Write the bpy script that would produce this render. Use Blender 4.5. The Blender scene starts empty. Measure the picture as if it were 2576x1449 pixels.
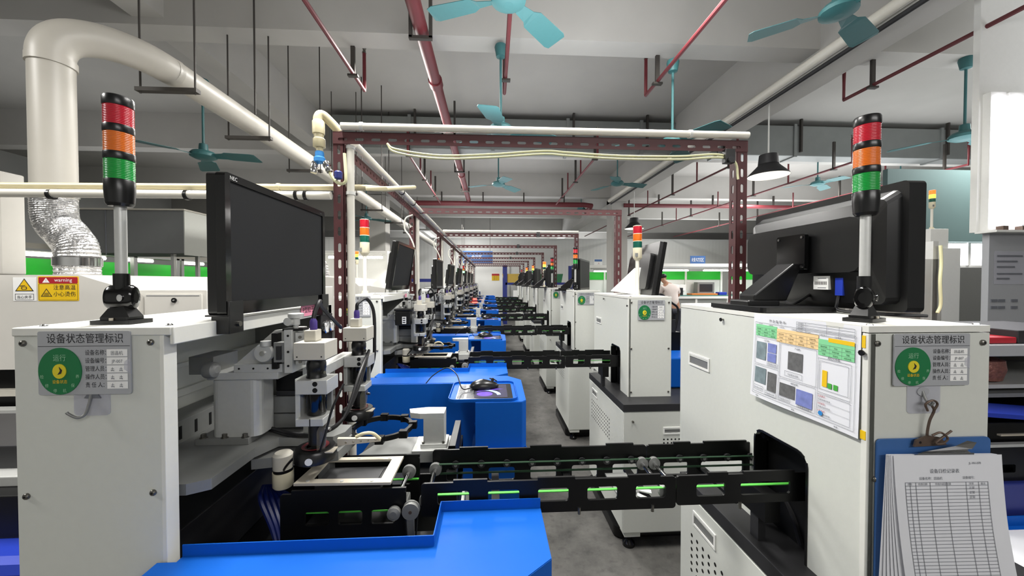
import bpy, math, random
from mathutils import Vector, Matrix
from mathutils.geometry import tessellate_polygon
random.seed(7)
PI = math.pi
SC = bpy.context.scene
C = SC.collection

# ---------------------------------------------------------------- camera, world, lights, exposure
cam_d = bpy.data.cameras.new('camera'); cam = bpy.data.objects.new('camera', cam_d); C.objects.link(cam)
cam.location = (0, 0, 1.52)
cam.rotation_euler = (math.radians(90 - 1.016), 0, math.radians(-3.2))
cam_d.sensor_width = 36; cam_d.lens = 13.0; cam_d.clip_start = 0.02; cam_d.clip_end = 200
SC.camera = cam
SC.view_settings.view_transform = 'Standard'; SC.view_settings.look = 'None'
SC.view_settings.gamma = 1; SC.view_settings.use_curve_mapping = False
SC.view_settings.exposure = 0.75
SC.cycles.use_denoising = True
SC.cycles.max_bounces = 8; SC.cycles.diffuse_bounces = 4; SC.cycles.glossy_bounces = 4
SC.cycles.sample_clamp_indirect = 4.0
w = bpy.data.worlds.new('world'); SC.world = w; w.use_nodes = True
w.node_tree.nodes['Background'].inputs[0].default_value = (.8, .88, 1, 1)
w.node_tree.nodes['Background'].inputs[1].default_value = 0.6

def area(name, loc, sx, sy, power, col=(1, .98, .94), rot=(0, 0, 0)):
    d = bpy.data.lights.new(name, 'AREA'); d.shape = 'RECTANGLE'; d.size = sx; d.size_y = sy
    d.energy = power; d.color = col
    o = bpy.data.objects.new(name, d); o.location = loc; o.rotation_euler = rot; C.objects.link(o)
    return o
# unseen overhead lamps; some added as fill for cabinets, left bay, back room
LIGHTS = [(-.65, 1.35, 3.05, .2, .8, 42), (1.0, 1.3, 3.2, .2, .8, 22), (1.3, 2.3, 3.6, .2, 1.2, 30), (3, 21, 3.5, 1, 3, 90), (-3.4, .3, 3.4, .3, 1.2, 60), (-.9, 4.2, 3.5, .25, 1.6, 68), (-.9, 7.4, 3.5, .25, 1.6, 68), (-.9, 10.4, 3.5, .25, 1.6, 68), (-.9, 13.2, 3.5, .25, 1.6, 50),
          (6.5, 4.5, 3.6, .4, 2, 80), (6.5, 8.0, 3.6, .4, 2, 90), (6.5, 12.0, 3.6, .4, 2, 90), (-6.2, 8.5, 3.6, .4, 2, 22), (-6.2, 13, 3.6, .4, 2, 22)]
for i, (x, y, z, sx, sy, p) in enumerate(LIGHTS):
    area('unseen_light', (x, y, z), sx, sy, p)
area('unseen_light', (1.5, -1.7, 2.7), 2.2, .5, 23, (1, .98, .96), (math.radians(68), 0, 0))  # unseen fill added behind the camera to lift the front faces
# large unseen fill lamps facing up, added to brighten the ceiling
for x, y, z, sx, sy, p in ((.5, 1.7, 2.6, 1.6, 2.4, 34), (.2, 6.5, 2.5, 3, 5, 30), (.2, 11.5, 2.5, 3, 5, 30), (6.2, 2.1, 2.6, 4, 3, 55), (6.5, 7.6, 2.6, 4, 4.4, 80), (7, 11.5, 2.6, 4, 4, 60), (-5.5, 5, 2.6, 3, 8, 22), (1, 18, 2.4, 10, 4, 260)):
    area('ceiling_fill', (x, y, z), sx, sy, p, (.95, .97, 1), (math.pi, 0, 0))

# ---------------------------------------------------------------- materials
def lin(c):
    c = c / 255
    return c / 12.92 if c <= .04045 else ((c + .055) / 1.055) ** 2.4
def rgb(r, g, b): return (lin(r), lin(g), lin(b), 1)
def mat(name, col, rough=.5, metal=0., noise=0., scale=40., bump=0., emit=0., alpha=1., trans=0., coat=0., detail=3):
    m = bpy.data.materials.new(name); m.use_nodes = True
    nt = m.node_tree; b = nt.nodes['Principled BSDF']
    c = rgb(*col)
    b.inputs['Base Color'].default_value = c
    b.inputs['Roughness'].default_value = rough; b.inputs['Metallic'].default_value = metal
    if coat: b.inputs['Coat Weight'].default_value = coat
    if trans: b.inputs['Transmission Weight'].default_value = trans
    if alpha < 1: b.inputs['Alpha'].default_value = alpha
    if emit:
        b.inputs['Emission Color'].default_value = c; b.inputs['Emission Strength'].default_value = emit
    if noise or bump:
        tc = nt.nodes.new('ShaderNodeTexCoord'); nz = nt.nodes.new('ShaderNodeTexNoise')
        nz.inputs['Scale'].default_value = scale; nz.inputs['Detail'].default_value = detail
        nt.links.new(tc.outputs['Object'], nz.inputs['Vector'])
        if noise:
            mx = nt.nodes.new('ShaderNodeMix'); mx.data_type = 'RGBA'
            nt.links.new(nz.outputs['Fac'], mx.inputs[0])
            mx.inputs[6].default_value = tuple(max(0, v * (1 - noise)) for v in c[:3]) + (1,)
            mx.inputs[7].default_value = tuple(min(1, v * (1 + noise)) for v in c[:3]) + (1,)
            nt.links.new(mx.outputs[2], b.inputs['Base Color'])
        if bump:
            bp = nt.nodes.new('ShaderNodeBump'); bp.inputs['Strength'].default_value = bump; bp.inputs['Distance'].default_value = .01
            nt.links.new(nz.outputs['Fac'], bp.inputs['Height']); nt.links.new(bp.outputs[0], b.inputs['Normal'])
    return m
M = {}
M['white'] = mat('powder_coat_white', (208, 210, 203), .42, noise=.03, scale=60, bump=.03)
M['top'] = mat('powder_coat_white_lit', (222, 222, 215), .4, noise=.03, scale=60, bump=.03)  # same white coat, lightened for the light on tops and edges
M['blue'] = mat('powder_coat_blue', (11, 86, 178), .5, noise=.03, scale=50, bump=.03)
M['blue'].node_tree.nodes['Principled BSDF'].inputs['Specular IOR Level'].default_value = .16
M['black'] = mat('black_anodised', (9, 9, 10), .42, noise=.1, scale=30)
M['black'].node_tree.nodes['Principled BSDF'].inputs['Specular IOR Level'].default_value = .3
M['belt_shaded'] = mat('green_belt_shaded', (18, 52, 28), .7, noise=.08)  # same green belt, shade of the rear rail put into the colour
M['carrier'] = mat('carrier_grey', (58, 58, 60), .6, noise=.25, scale=40)
M['blackp'] = mat('black_plastic', (14, 14, 15), .3, noise=.05)
M['blackg'] = mat('black_gloss', (9, 9, 10), .12)
M['dark'] = mat('dark_steel', (46, 46, 48), .5, .3, noise=.15, scale=20)
M['screen'] = mat('screen_glass', (30, 31, 33), .6)
M['screen'].node_tree.nodes['Principled BSDF'].inputs['Specular IOR Level'].default_value = .25
M['alu'] = mat('machined_aluminium', (198, 199, 196), .4, .35, noise=.05, scale=90)
M['alud'] = mat('dull_aluminium', (132, 133, 131), .5, .35, noise=.06, scale=60)
M['chrome'] = mat('polished_steel', (215, 215, 215), .15, 1., noise=.02)
M['screw'] = mat('screw_steel', (120, 118, 112), .3, .9, noise=.05)
M['camgrey'] = mat('camera_casing', (196, 192, 180), .5, noise=.04)
M['purple'] = mat('purple_plug', (70, 50, 130), .5, noise=.05)
M['cable'] = mat('black_cable', (15, 15, 18), .45, noise=.05)
M['wcable'] = mat('white_cable', (222, 220, 210), .5, noise=.04)
M['ycable'] = mat('cream_cable', (222, 220, 175), .5, noise=.04)
M['bluetube'] = mat('blue_air_hose', (9, 24, 84), .4, noise=.1)
M['green_belt'] = mat('green_belt', (75, 175, 60), .6, noise=.08)
M['maroon'] = mat('maroon_steel', (76, 36, 38), .55, .0, noise=.12, scale=30)
M['redpipe'] = mat('red_pipe', (98, 34, 40), .5, noise=.1, scale=15)
M['pvc'] = mat('white_pvc', (232, 228, 216), .35, noise=.03)
M['pvcc'] = mat('cream_pvc', (206, 196, 160), .4, noise=.05)
M['tie'] = mat('cable_tie', (225, 225, 220), .5, noise=.03)
M['teal'] = mat('teal_enamel', (56, 106, 108), .5, noise=.06)
M['rod'] = mat('hanger_steel', (62, 58, 54), .6, .2, noise=.1)
M['concrete_ceiling'] = mat('painted_concrete', (170, 168, 163), .85, noise=.09, scale=2.2, bump=.1, detail=8)
M['beam'] = mat('painted_beam', (178, 176, 171), .85, noise=.08, scale=3, bump=.1, detail=8)
M['panelwall'] = mat('panel_wall', (196, 197, 195), .6, noise=.03, scale=4)
M['galv'] = mat('galvanised_duct', (135, 138, 136), .5, .4, noise=.1, scale=6, detail=6)
M['ductw'] = mat('white_duct', (176, 172, 163), .42, noise=.04, scale=8)
M['foil'] = mat('foil_duct', (200, 200, 200), .25, .9, noise=.15, scale=60, bump=.9)
M['oven'] = mat('cream_enamel', (206, 203, 196), .5, noise=.03, scale=20)
M['greycab'] = mat('grey_panel', (118, 120, 120), .6, noise=.05, scale=12)
M['green'] = mat('green_board', (20, 190, 40), .5, noise=.05, scale=6)
M['artw'] = mat('pad_glow_print', (150, 170, 225), .7, noise=.3, scale=60)
M['artp'] = mat('pad_purple_print', (92, 60, 170), .7, noise=.4, scale=40)
M['redlit'] = mat('red_light_ring', (255, 60, 50), .4, emit=5)
M['darkred'] = mat('ring_led_red', (96, 22, 28), .4, noise=.1)
M['led'] = mat('led_tube', (255, 252, 246), .5, emit=6)
M['ledsoft'] = mat('lamp_reflector', (250, 246, 235), .4, emit=.55)
M['ledbig'] = mat('led_panel', (250, 248, 255), .5, emit=4)
M['red'] = mat('red_lens', (190, 22, 44), .25, coat=.4)
M['amber'] = mat('amber_lens', (222, 110, 26), .25, coat=.4)
M['greenl'] = mat('green_lens', (10, 150, 56), .25, coat=.4)
M['dgreen'] = mat('dark_green_lens', (8, 88, 72), .25, noise=.05, coat=.4)
M['ared'] = mat('red_lens_lit', (255, 70, 20), .3, emit=3)
M['aamb'] = mat('amber_lens_lit', (255, 190, 40), .3, emit=4)
M['agrn'] = mat('green_lens_lit', (110, 255, 140), .3, emit=4)
M['cream'] = mat('cream_plastic', (226, 218, 190), .4, noise=.03)
M['sign'] = mat('sign_plate', (172, 174, 178), .4, .15, noise=.03)
M['signg'] = mat('sign_green', (14, 112, 62), .45, noise=.03)
M['signy'] = mat('sign_yellow', (222, 205, 40), .5, noise=.03)
M['ink'] = mat('ink_black', (30, 30, 34), .6, noise=.02)
M['inkgrey'] = mat('ink_grey', (105, 108, 115), .7, noise=.02)
M['inkpale'] = mat('ink_pale', (150, 195, 160), .6, noise=.02)
M['paper'] = mat('paper_white', (226, 227, 232), .6, noise=.02, scale=10)
M['paperw'] = mat('label_white', (238, 238, 236), .6, noise=.02)
M['wyellow'] = mat('warning_yellow', (232, 190, 20), .5, noise=.03)
M['wred'] = mat('warning_red', (168, 24, 40), .5, noise=.03)
M['pink'] = mat('pink_label', (240, 150, 175), .6, noise=.03)
M['clear'] = mat('clear_plastic', (205, 206, 215), .2, alpha=.45)
M['clip'] = mat('blue_clipboard', (58, 100, 158), .4, noise=.05)
M['wire'] = mat('rusty_wire', (100, 84, 74), .5, .5, noise=.2, scale=80)
M['acr'] = mat('smoky_plastic', (120, 115, 105), .1, alpha=.35)
M['skin'] = mat('skin', (176, 132, 108), .55, noise=.04)
M['hair'] = mat('black_hair', (16, 15, 16), .5, noise=.2, scale=120)
M['shirt'] = mat('white_cotton', (228, 216, 210), .8, noise=.04, scale=30)
M['trouser'] = mat('dark_trousers', (44, 46, 56), .8, noise=.1, scale=30)
M['tblue'] = mat('royal_blue_plastic', (30, 55, 165), .4, noise=.06)
M['navy'] = mat('navy_steel', (32, 44, 120), .5, noise=.06)
M['copper'] = mat('copper_scrap', (128, 84, 76), .45, .4, noise=.6, scale=70, bump=.6)
M['tealwall'] = mat('teal_cladding', (98, 122, 122), .7, noise=.05, scale=5)
M['yellowbin'] = mat('yellow_plastic', (190, 160, 70), .5, noise=.06)
M['greenbin'] = mat('green_plastic', (40, 110, 70), .5, noise=.06)
M['orange'] = mat('orange_tray', (205, 120, 50), .5, noise=.06)
M['glassg'] = mat('green_glass_edge', (90, 140, 130), .15, noise=.03)
M['tgrn'] = mat('table_green', (130, 208, 150), .6, noise=.02)
M['tpeach'] = mat('table_peach', (238, 205, 150), .6, noise=.02)
M['ph1'] = mat('photo_grey', (98, 98, 98), .6, noise=.5, scale=90)
M['ph2'] = mat('photo_slate', (120, 135, 140), .6, noise=.5, scale=60)
M['ph3'] = mat('photo_blue', (120, 130, 190), .6, noise=.5, scale=50)
M['bargreen'] = mat('bar_green', (70, 165, 60), .6, noise=.02)
M['icon'] = mat('icon_blue', (40, 130, 200), .6, noise=.02)
M['padart'] = mat('pad_print', (20, 14, 52), .7, noise=.9, scale=22, detail=6)
M['wafer'] = mat('wafer_dark', (26, 26, 28), .45, noise=.3, scale=60)
M['tan'] = mat('tray_steel', (196, 188, 172), .45, .2, noise=.05)
M['white2'] = mat('white_sheet_metal', (232, 232, 228), .45, noise=.03)

def floor_material():
    m = bpy.data.materials.new('polished_concrete'); m.use_nodes = True
    nt = m.node_tree; b = nt.nodes['Principled BSDF']
    tc = nt.nodes.new('ShaderNodeTexCoord')
    n1 = nt.nodes.new('ShaderNodeTexNoise'); n1.inputs['Scale'].default_value = 3.0; n1.inputs['Detail'].default_value = 10; n1.inputs['Roughness'].default_value = .7
    n2 = nt.nodes.new('ShaderNodeTexNoise'); n2.inputs['Scale'].default_value = 22; n2.inputs['Detail'].default_value = 8
    for n in (n1, n2): nt.links.new(tc.outputs['Object'], n.inputs['Vector'])
    r = nt.nodes.new('ShaderNodeValToRGB'); r.color_ramp.elements[0].position = .3; r.color_ramp.elements[1].position = .72
    r.color_ramp.elements[0].color = rgb(58, 57, 55); r.color_ramp.elements[1].color = rgb(112, 110, 106)
    nt.links.new(n1.outputs['Fac'], r.inputs[0])
    r2 = nt.nodes.new('ShaderNodeValToRGB'); r2.color_ramp.elements[0].position = .33; r2.color_ramp.elements[1].position = .45
    r2.color_ramp.elements[0].color = (.45, .45, .45, 1); r2.color_ramp.elements[1].color = (1, 1, 1, 1)
    nt.links.new(n2.outputs['Fac'], r2.inputs[0])
    mx = nt.nodes.new('ShaderNodeMix'); mx.data_type = 'RGBA'; mx.blend_type = 'MULTIPLY'; mx.inputs[0].default_value = .5
    nt.links.new(r.outputs[0], mx.inputs[6]); nt.links.new(r2.outputs[0], mx.inputs[7]); nt.links.new(mx.outputs[2], b.inputs['Base Color'])
    b.inputs['Roughness'].default_value = .5
    return m
M['floor'] = floor_material()
def wave_wall(name, col, scale, dist=.004):
    m = bpy.data.materials.new(name); m.use_nodes = True
    nt = m.node_tree; b = nt.nodes['Principled BSDF']; b.inputs['Base Color'].default_value = rgb(*col); b.inputs['Roughness'].default_value = .55
    tc = nt.nodes.new('ShaderNodeTexCoord'); wv = nt.nodes.new('ShaderNodeTexWave'); wv.bands_direction = 'X'; wv.inputs['Scale'].default_value = scale
    nt.links.new(tc.outputs['Object'], wv.inputs['Vector'])
    bp = nt.nodes.new('ShaderNodeBump'); bp.inputs['Distance'].default_value = dist; bp.inputs['Strength'].default_value = .6
    nt.links.new(wv.outputs['Fac'], bp.inputs['Height']); nt.links.new(bp.outputs[0], b.inputs['Normal'])
    return m
M['ribwall'] = wave_wall('ribbed_panel', (200, 201, 198), 2.2)

# ---------------------------------------------------------------- mesh helpers
WL = {}          # world location of every object built here
def wloc(o): return WL.get(o.name, Vector((0, 0, 0))) if o else Vector((0, 0, 0))
def V(*a): return Vector(a)
def frame_of(d):
    d = d.normalized(); a = V(0, 0, 1) if abs(d.z) < .9 else V(1, 0, 0)
    u = d.cross(a).normalized(); return u, d.cross(u).normalized()
def rrect(x0, x1, y0, y1, r, n=4):
    p = []
    for cx, cy, a0 in ((x1 - r, y0 + r, -90), (x1 - r, y1 - r, 0), (x0 + r, y1 - r, 90), (x0 + r, y0 + r, 180)):
        for i in range(n + 1):
            a = math.radians(a0 + 90 * i / n); p.append((cx + r * math.cos(a), cy + r * math.sin(a)))
    return p
def circ(cx, cy, r, n=16, sy=1.): return [(cx + r * math.cos(2 * PI * i / n), cy + sy * r * math.sin(2 * PI * i / n)) for i in range(n)]
def smooth_path(pts, n=6):
    pts = [Vector(p) for p in pts]; P = [pts[0] * 2 - pts[1]] + pts + [pts[-1] * 2 - pts[-2]]; out = []
    for i in range(1, len(P) - 2):
        a, b, c, d = P[i - 1:i + 3]
        for k in range(n):
            t = k / n
            out.append(.5 * ((2 * b) + (c - a) * t + (2 * a - 5 * b + 4 * c - d) * t * t + (3 * b - a - 3 * c + d) * t ** 3))
    out.append(pts[-1]); return out
TXT = {}
def text_mesh(s):
    if s in TXT: return TXT[s]
    cu = bpy.data.curves.new('t', 'FONT'); cu.body = s; cu.size = 1; cu.resolution_u = 2
    o = bpy.data.objects.new('t', cu); C.objects.link(o)
    dg = bpy.context.evaluated_depsgraph_get(); dg.update()
    me = o.evaluated_get(dg).to_mesh()
    vs = [(v.co.x, v.co.y) for v in me.vertices]; fs = [tuple(p.vertices) for p in me.polygons]
    o.evaluated_get(dg).to_mesh_clear(); bpy.data.objects.remove(o); bpy.data.curves.remove(cu)
    TXT[s] = (vs, fs); return TXT[s]

class MB:
    def __init__(s): s.v = []; s.f = []; s.m = []; s.sm = []; s.mats = []
    def mi(s, m):
        m = M[m] if isinstance(m, str) else m
        if m not in s.mats: s.mats.append(m)
        return s.mats.index(m)
    def add(s, vs, fs, m, smooth=False):
        o = len(s.v); i = s.mi(m)
        s.v += [tuple(v) for v in vs]
        for f in fs: s.f.append(tuple(o + k for k in f)); s.m.append(i); s.sm.append(smooth)
        return s
    def box(s, x0, x1, y0, y1, z0, z1, m):
        vs = [(x, y, z) for x in (x0, x1) for y in (y0, y1) for z in (z0, z1)]
        return s.add(vs, [(0, 1, 3, 2), (4, 6, 7, 5), (0, 4, 5, 1), (2, 3, 7, 6), (0, 2, 6, 4), (1, 5, 7, 3)], m)
    def bar(s, p0, p1, w, h, m, up=(0, 0, 1)):
        p0, p1 = Vector(p0), Vector(p1); d = (p1 - p0).normalized(); up = Vector(up)
        if abs(d.dot(up)) > .95: up = V(1, 0, 0)
        u = d.cross(up).normalized(); v = u.cross(d)
        vs = [p + u * a * w / 2 + v * b * h / 2 for p in (p0, p1) for a, b in ((-1, -1), (1, -1), (1, 1), (-1, 1))]
        return s.add(vs, [(0, 1, 2, 3), (7, 6, 5, 4), (0, 4, 5, 1), (1, 5, 6, 2), (2, 6, 7, 3), (3, 7, 4, 0)], m)
    def cyl(s, p0, p1, r, m, seg=16, r2=None, cap=True, smooth=True):
        p0, p1 = Vector(p0), Vector(p1); u, v = frame_of(p1 - p0); r2 = r if r2 is None else r2
        vs = []
        for p, rr in ((p0, r), (p1, r2)):
            vs += [p + (u * math.cos(2 * PI * i / seg) + v * math.sin(2 * PI * i / seg)) * rr for i in range(seg)]
        s.add(vs, [(i, (i + 1) % seg, seg + (i + 1) % seg, seg + i) for i in range(seg)], m, smooth)
        if cap: s.add(vs, [tuple(range(seg))[::-1], tuple(range(seg, 2 * seg))], m)
        return s
    def lathe(s, prof, o, m, axis=(0, 0, 1), seg=24, smooth=True, caps=True):
        o = Vector(o); a = Vector(axis).normalized(); u, v = frame_of(a); vs = []
        for r, h in prof: vs += [o + a * h + (u * math.cos(2 * PI * i / seg) + v * math.sin(2 * PI * i / seg)) * r for i in range(seg)]
        fs = []
        for k in range(len(prof) - 1):
            fs += [(k * seg + i, k * seg + (i + 1) % seg, (k + 1) * seg + (i + 1) % seg, (k + 1) * seg + i) for i in range(seg)]
        s.add(vs, fs, m, smooth)
        if caps:
            n = len(prof) - 1
            s.add(vs, [tuple(range(seg))[::-1], tuple(range(n * seg, n * seg + seg))], m)
        return s
    def tube(s, pts, r, m, seg=8, n=6, sm=True, cap=True):
        P = smooth_path(pts, n) if sm and len(pts) > 2 else [Vector(p) for p in pts]
        vs = []; prev = None; rf = r if callable(r) else (lambda t: r)
        for i, p in enumerate(P):
            d = (P[min(i + 1, len(P) - 1)] - P[max(i - 1, 0)]).normalized()
            if prev is None: u, v = frame_of(d)
            else:
                u = prev - d * prev.dot(d); u = u.normalized() if u.length > 1e-6 else frame_of(d)[0]; v = d.cross(u)
            prev = u; q = rf(i / (len(P) - 1))
            vs += [p + (u * math.cos(2 * PI * k / seg) + v * math.sin(2 * PI * k / seg)) * q for k in range(seg)]
        fs = [(k * seg + i, k * seg + (i + 1) % seg, (k + 1) * seg + (i + 1) % seg, (k + 1) * seg + i) for k in range(len(P) - 1) for i in range(seg)]
        s.add(vs, fs, m, True)
        if cap: s.add(vs, [tuple(range(seg))[::-1], tuple(range(len(vs) - seg, len(vs)))], m)
        return s
    def plate(s, outer, holes, O, U, W, t, m, side=None):
        O, U, W = Vector(O), Vector(U), Vector(W); N = U.cross(W).normalized()
        loops = [list(outer)] + [list(h) for h in holes]
        flat = [p for l in loops for p in l]
        tri = tessellate_polygon([[Vector((a, b, 0)) for a, b in l] for l in loops])
        n = len(flat)
        vs = [O + U * a + W * b for a, b in flat] + [O + U * a + W * b - N * t for a, b in flat]
        f1 = []; f2 = []
        for a, b, c in tri:
            A, B, D = flat[a], flat[b], flat[c]
            if (B[0] - A[0]) * (D[1] - A[1]) - (B[1] - A[1]) * (D[0] - A[0]) < 0: b, c = c, b
            f1.append((a, b, c)); f2.append((n + a, n + c, n + b))
        s.add(vs, f1 + f2, m)
        fs = []; k = 0
        for j, l in enumerate(loops):
            L = len(l); ar = sum(l[i][0] * l[(i + 1) % L][1] - l[(i + 1) % L][0] * l[i][1] for i in range(L))
            for i in range(L):
                a, b = k + i, k + (i + 1) % L
                if (ar > 0) == (j == 0): fs.append((a, n + a, n + b, b))
                else: fs.append((a, b, n + b, n + a))
            k += L
        s.add(vs, fs, side or m); return s
    def prism(s, poly, z0, z1, m, top=None): return s.plate(poly, [], (0, 0, z1), (1, 0, 0), (0, 1, 0), z1 - z0, top or m, m)
    def quad(s, O, U, W, x0, x1, y0, y1, m, off=0.):
        O, U, W = Vector(O), Vector(U), Vector(W); N = U.cross(W).normalized() * off
        return s.add([O + N + U * a + W * b for a, b in ((x0, y0), (x1, y0), (x1, y1), (x0, y1))], [(0, 1, 2, 3)], m)
    def poly(s, O, U, W, pts, m, off=0.):
        O, U, W = Vector(O), Vector(U), Vector(W); N = U.cross(W).normalized() * off
        return s.add([O + N + U * a + W * b for a, b in pts], [tuple(range(len(pts)))], m)
    def text(s, t, size, O, U, W, x, y, m, off=.0006, align='C', sx=1.):
        O, U, W = Vector(O), Vector(U), Vector(W); N = U.cross(W).normalized() * off
        vs, fs = text_mesh(t)
        if not vs: return s
        x0 = min(v[0] for v in vs); x1 = max(v[0] for v in vs)
        sh = -(x0 + x1) / 2 if align == 'C' else -x0
        return s.add([O + N + U * (x + (a + sh) * size * sx) + W * (y + b * size) for a, b in vs], fs, m)
    def build(s, name, parent=None, loc=None, bevel=0., seg=2, subd=0):
        o_w = Vector(loc) if loc is not None else wloc(parent)
        me = bpy.data.meshes.new(name); me.from_pydata([(Vector(v) - o_w)[:] for v in s.v], [], s.f)
        for m in s.mats: me.materials.append(m)
        me.update()
        me.polygons.foreach_set('material_index', s.m); me.polygons.foreach_set('use_smooth', s.sm); me.update()
        if any(s.sm): me.set_sharp_from_angle(angle=math.radians(38))
        o = bpy.data.objects.new(name, me); C.objects.link(o)
        if parent: o.parent = parent; o.location = o_w - wloc(parent)
        else: o.location = o_w
        WL[o.name] = o_w
        if bevel:
            b = o.modifiers.new('bevel', 'BEVEL'); b.width = bevel; b.segments = seg; b.limit_method = 'ANGLE'; b.angle_limit = math.radians(50)
        if subd:
            sd = o.modifiers.new('sub', 'SUBSURF'); sd.levels = sd.render_levels = subd
        return o
def thing(name, label, cat, loc, group=None):
    o = bpy.data.objects.new(name, None); o.empty_display_size = .05; C.objects.link(o); o.location = loc; WL[o.name] = Vector(loc)
    return tag(o, label, cat, group)
def tag(o, label, cat, group=None):
    o['label'] = label; o['category'] = cat
    if group: o['group'] = group
    return o
def struct(o): o['kind'] = 'structure'; return o
KIDS = {}
def copy_tree(o, parent=None):
    if not KIDS.get('n') == len(bpy.data.objects):
        KIDS.clear(); KIDS['n'] = len(bpy.data.objects)
        for q in bpy.data.objects:
            if q.parent: KIDS.setdefault(q.parent.name, []).append(q)
    kids = list(KIDS.get(o.name, []))
    c = o.copy(); C.objects.link(c); c.parent = parent
    if parent is not None: c.matrix_parent_inverse = o.matrix_parent_inverse
    for ch in kids: sub_copy(ch, c)
    return c
def sub_copy(o, parent):
    c = o.copy(); C.objects.link(c); c.parent = parent
    for ch in KIDS.get(o.name, []): sub_copy(ch, c)
def dup(root, off, label, group=None):
    KIDS.clear()
    c = copy_tree(root); c.location = Vector(root.location) + Vector(off); c['label'] = label
    if group: c['group'] = group
    return c
def allkids(o): return [q for q in bpy.data.objects if q.parent == o]
ORD = ['first', 'second', 'third', 'fourth', 'fifth', 'sixth', 'seventh', 'eighth', 'ninth', 'tenth', 'eleventh']
P = 1.45          # pitch of the machine rows
X_, Y_, Z_ = (1, 0, 0), (0, 1, 0), (0, 0, 1)
# ---------------------------------------------------------------- the room
def sbox(name, x0, x1, y0, y1, z0, z1, m): return struct(MB().box(x0, x1, y0, y1, z0, z1, m).build(name))
sbox('floor', -10, 13, -2.5, 27, -.1, 0, 'floor')
sbox('ceiling', -10, 13, -2.5, 27, 4.2, 4.35, 'concrete_ceiling')
sbox('wall_left', -10.2, -10, -2.5, 27, 0, 4.2, 'panelwall')
sbox('wall_right', 13, 13.2, -2.5, 27, 0, 4.2, 'panelwall')
sbox('wall_back', -10, 13, 27, 27.2, 0, 4.2, 'concrete_ceiling')
sbox('wall_front', -10, 13, -2.7, -2.5, 0, 4.2, 'panelwall')
sbox('partition_wall', -10, 13, 15.0, 15.08, 0, 3.22, 'ribwall')
sbox('trim_1', -10, 13, 14.98, 15.1, 3.22, 3.27, 'panelwall')
for i, y in enumerate((3.25, 6.2, 9.2, 12.2, 15.6, 19, 23)):
    struct(MB().box(-10, 13, y, y + .22, 3.64, 4.2, 'beam').build('ceiling_beam'))
struct(MB().box(3.0, 3.35, -2.5, 27, 3.5, 4.2, 'beam').build('ceiling_beam'))
struct(MB().box(-2.95, -2.7, -2.5, 27, 3.70, 4.2, 'beam').build('ceiling_beam'))
for x, y in ((3.0, 9.1), (-2.95, 9.1), (3.0, 21), (-2.95, 3.4)):
    if (x, y) != (-2.95, 3.4): struct(MB().box(x, x + .4, y, y + .4, 0, 3.6, 'beam').build('column'))
# concrete upstand details: dark tone cladding on the left bay
sbox('wall_side', -9.9, -6.9, 14.2, 14.3, 3.27, 4.2, 'greycab')
# door at the end of the aisle
d = struct(MB().box(-.62, .64, 14.93, 14.985, 0, 2.13, 'white2').box(.64, .74, 14.93, 15, 0, 2.16, 'alu').build('door_1'))
MB().box(-.5, -.44, 14.9, 14.93, 1.0, 1.12, 'chrome').build('door_handle', d)
s = MB().box(.02, .32, 14.915, 14.928, 1.56, 1.83, 'wyellow')
s.quad((.02, 14.914, 1.56), X_, Z_, 0, .3, .19, .27, 'wred', 0)
for k in range(2): s.text('注意安全', .07, (.17, 14.914, 1.56), X_, Z_, 0, .03 + .08 * k, 'ink', .001)
tag(s.build('warning_sign', loc=(.17, 14.92, 1.7)), 'small red and yellow warning sign on the grey end door', 'sign')
# hanging blue area sign in front of the end wall
for k, (z, t) in enumerate(((2.63, ''), (2.44, '全检区'), (2.25, ''))):
    y = 14.2 - .6 * k; x0 = -1.12; x1 = .05
    b = MB().box(x0, x1, y, y + .02, z - .09, z + .05, 'clip')
    if t: b.text('会议区', .13, ((x0 + x1) / 2, y, z), X_, Z_, 0, -.07, 'paperw', .002)
    b.cyl((x0 + .1, y + .01, z + .05), (x0 + .1, y + .01, 4.2), .005, 'rod', 6).cyl((x1 - .1, y + .01, z + .05), (x1 - .1, y + .01, 4.2), .005, 'rod', 6)
    tag(b.build('hanging_sign', loc=(-.5, y, z)), ['blue hanging area sign above the end door, highest of three', 'blue hanging area sign with white characters, middle of three above the end door', 'blue hanging area sign above the end door, lowest of three'][k], 'sign', 'hanging signs')

# ---------------------------------------------------------------- sprinkler pipes
def u_hanger(b, x, y, z, r, top=4.2):
    b.box(x - r - .03, x - r - .005, y - .015, y + .015, z - r - .02, top if top < 4.2 else z + .35, 'rod').box(x + r + .005, x + r + .03, y - .015, y + .015, z - r - .02, z + .35, 'rod')
    b.box(x - r - .03, x + r + .03, y - .015, y + .015, z - r - .03, z - r - .005, 'rod')
main = thing('sprinkler_main', 'thick dark red sprinkler main running along the ceiling over the aisle', 'pipe', (-.55, 2, 3.5))
MB().cyl((-.55, -1, 3.5), (-.55, 9.05, 3.5), .055, 'redpipe', 16).build('pipe', main)
for y in (3.7, 6.9): MB().cyl((-.55, y, 3.5), (-.55, y + .1, 3.5), .068, 'redpipe', 16).build('coupling', main)
for y in (2.96, 4.86, 6.5, 7.9):
    b = MB(); u_hanger(b, -.55, y, 3.5, .06); b.build('hanger', main)
cr = thing('sprinkler_main', 'dark red cross main spanning the ceiling at the far end of the aisle', 'pipe', (0, 9.1, 3.4))
MB().tube([(-1.9, 9.1, 3.42), (2.3, 9.1, 3.42), (2.48, 9.1, 3.4), (2.5, 9.3, 3.36), (2.5, 9.7, 3.36)], .06, 'redpipe', 14, sm=False).build('pipe', cr)
MB().cyl((3.3, 9.1, 3.42), (9, 9.1, 3.42), .05, 'redpipe', 12).build('pipe', cr)
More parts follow.
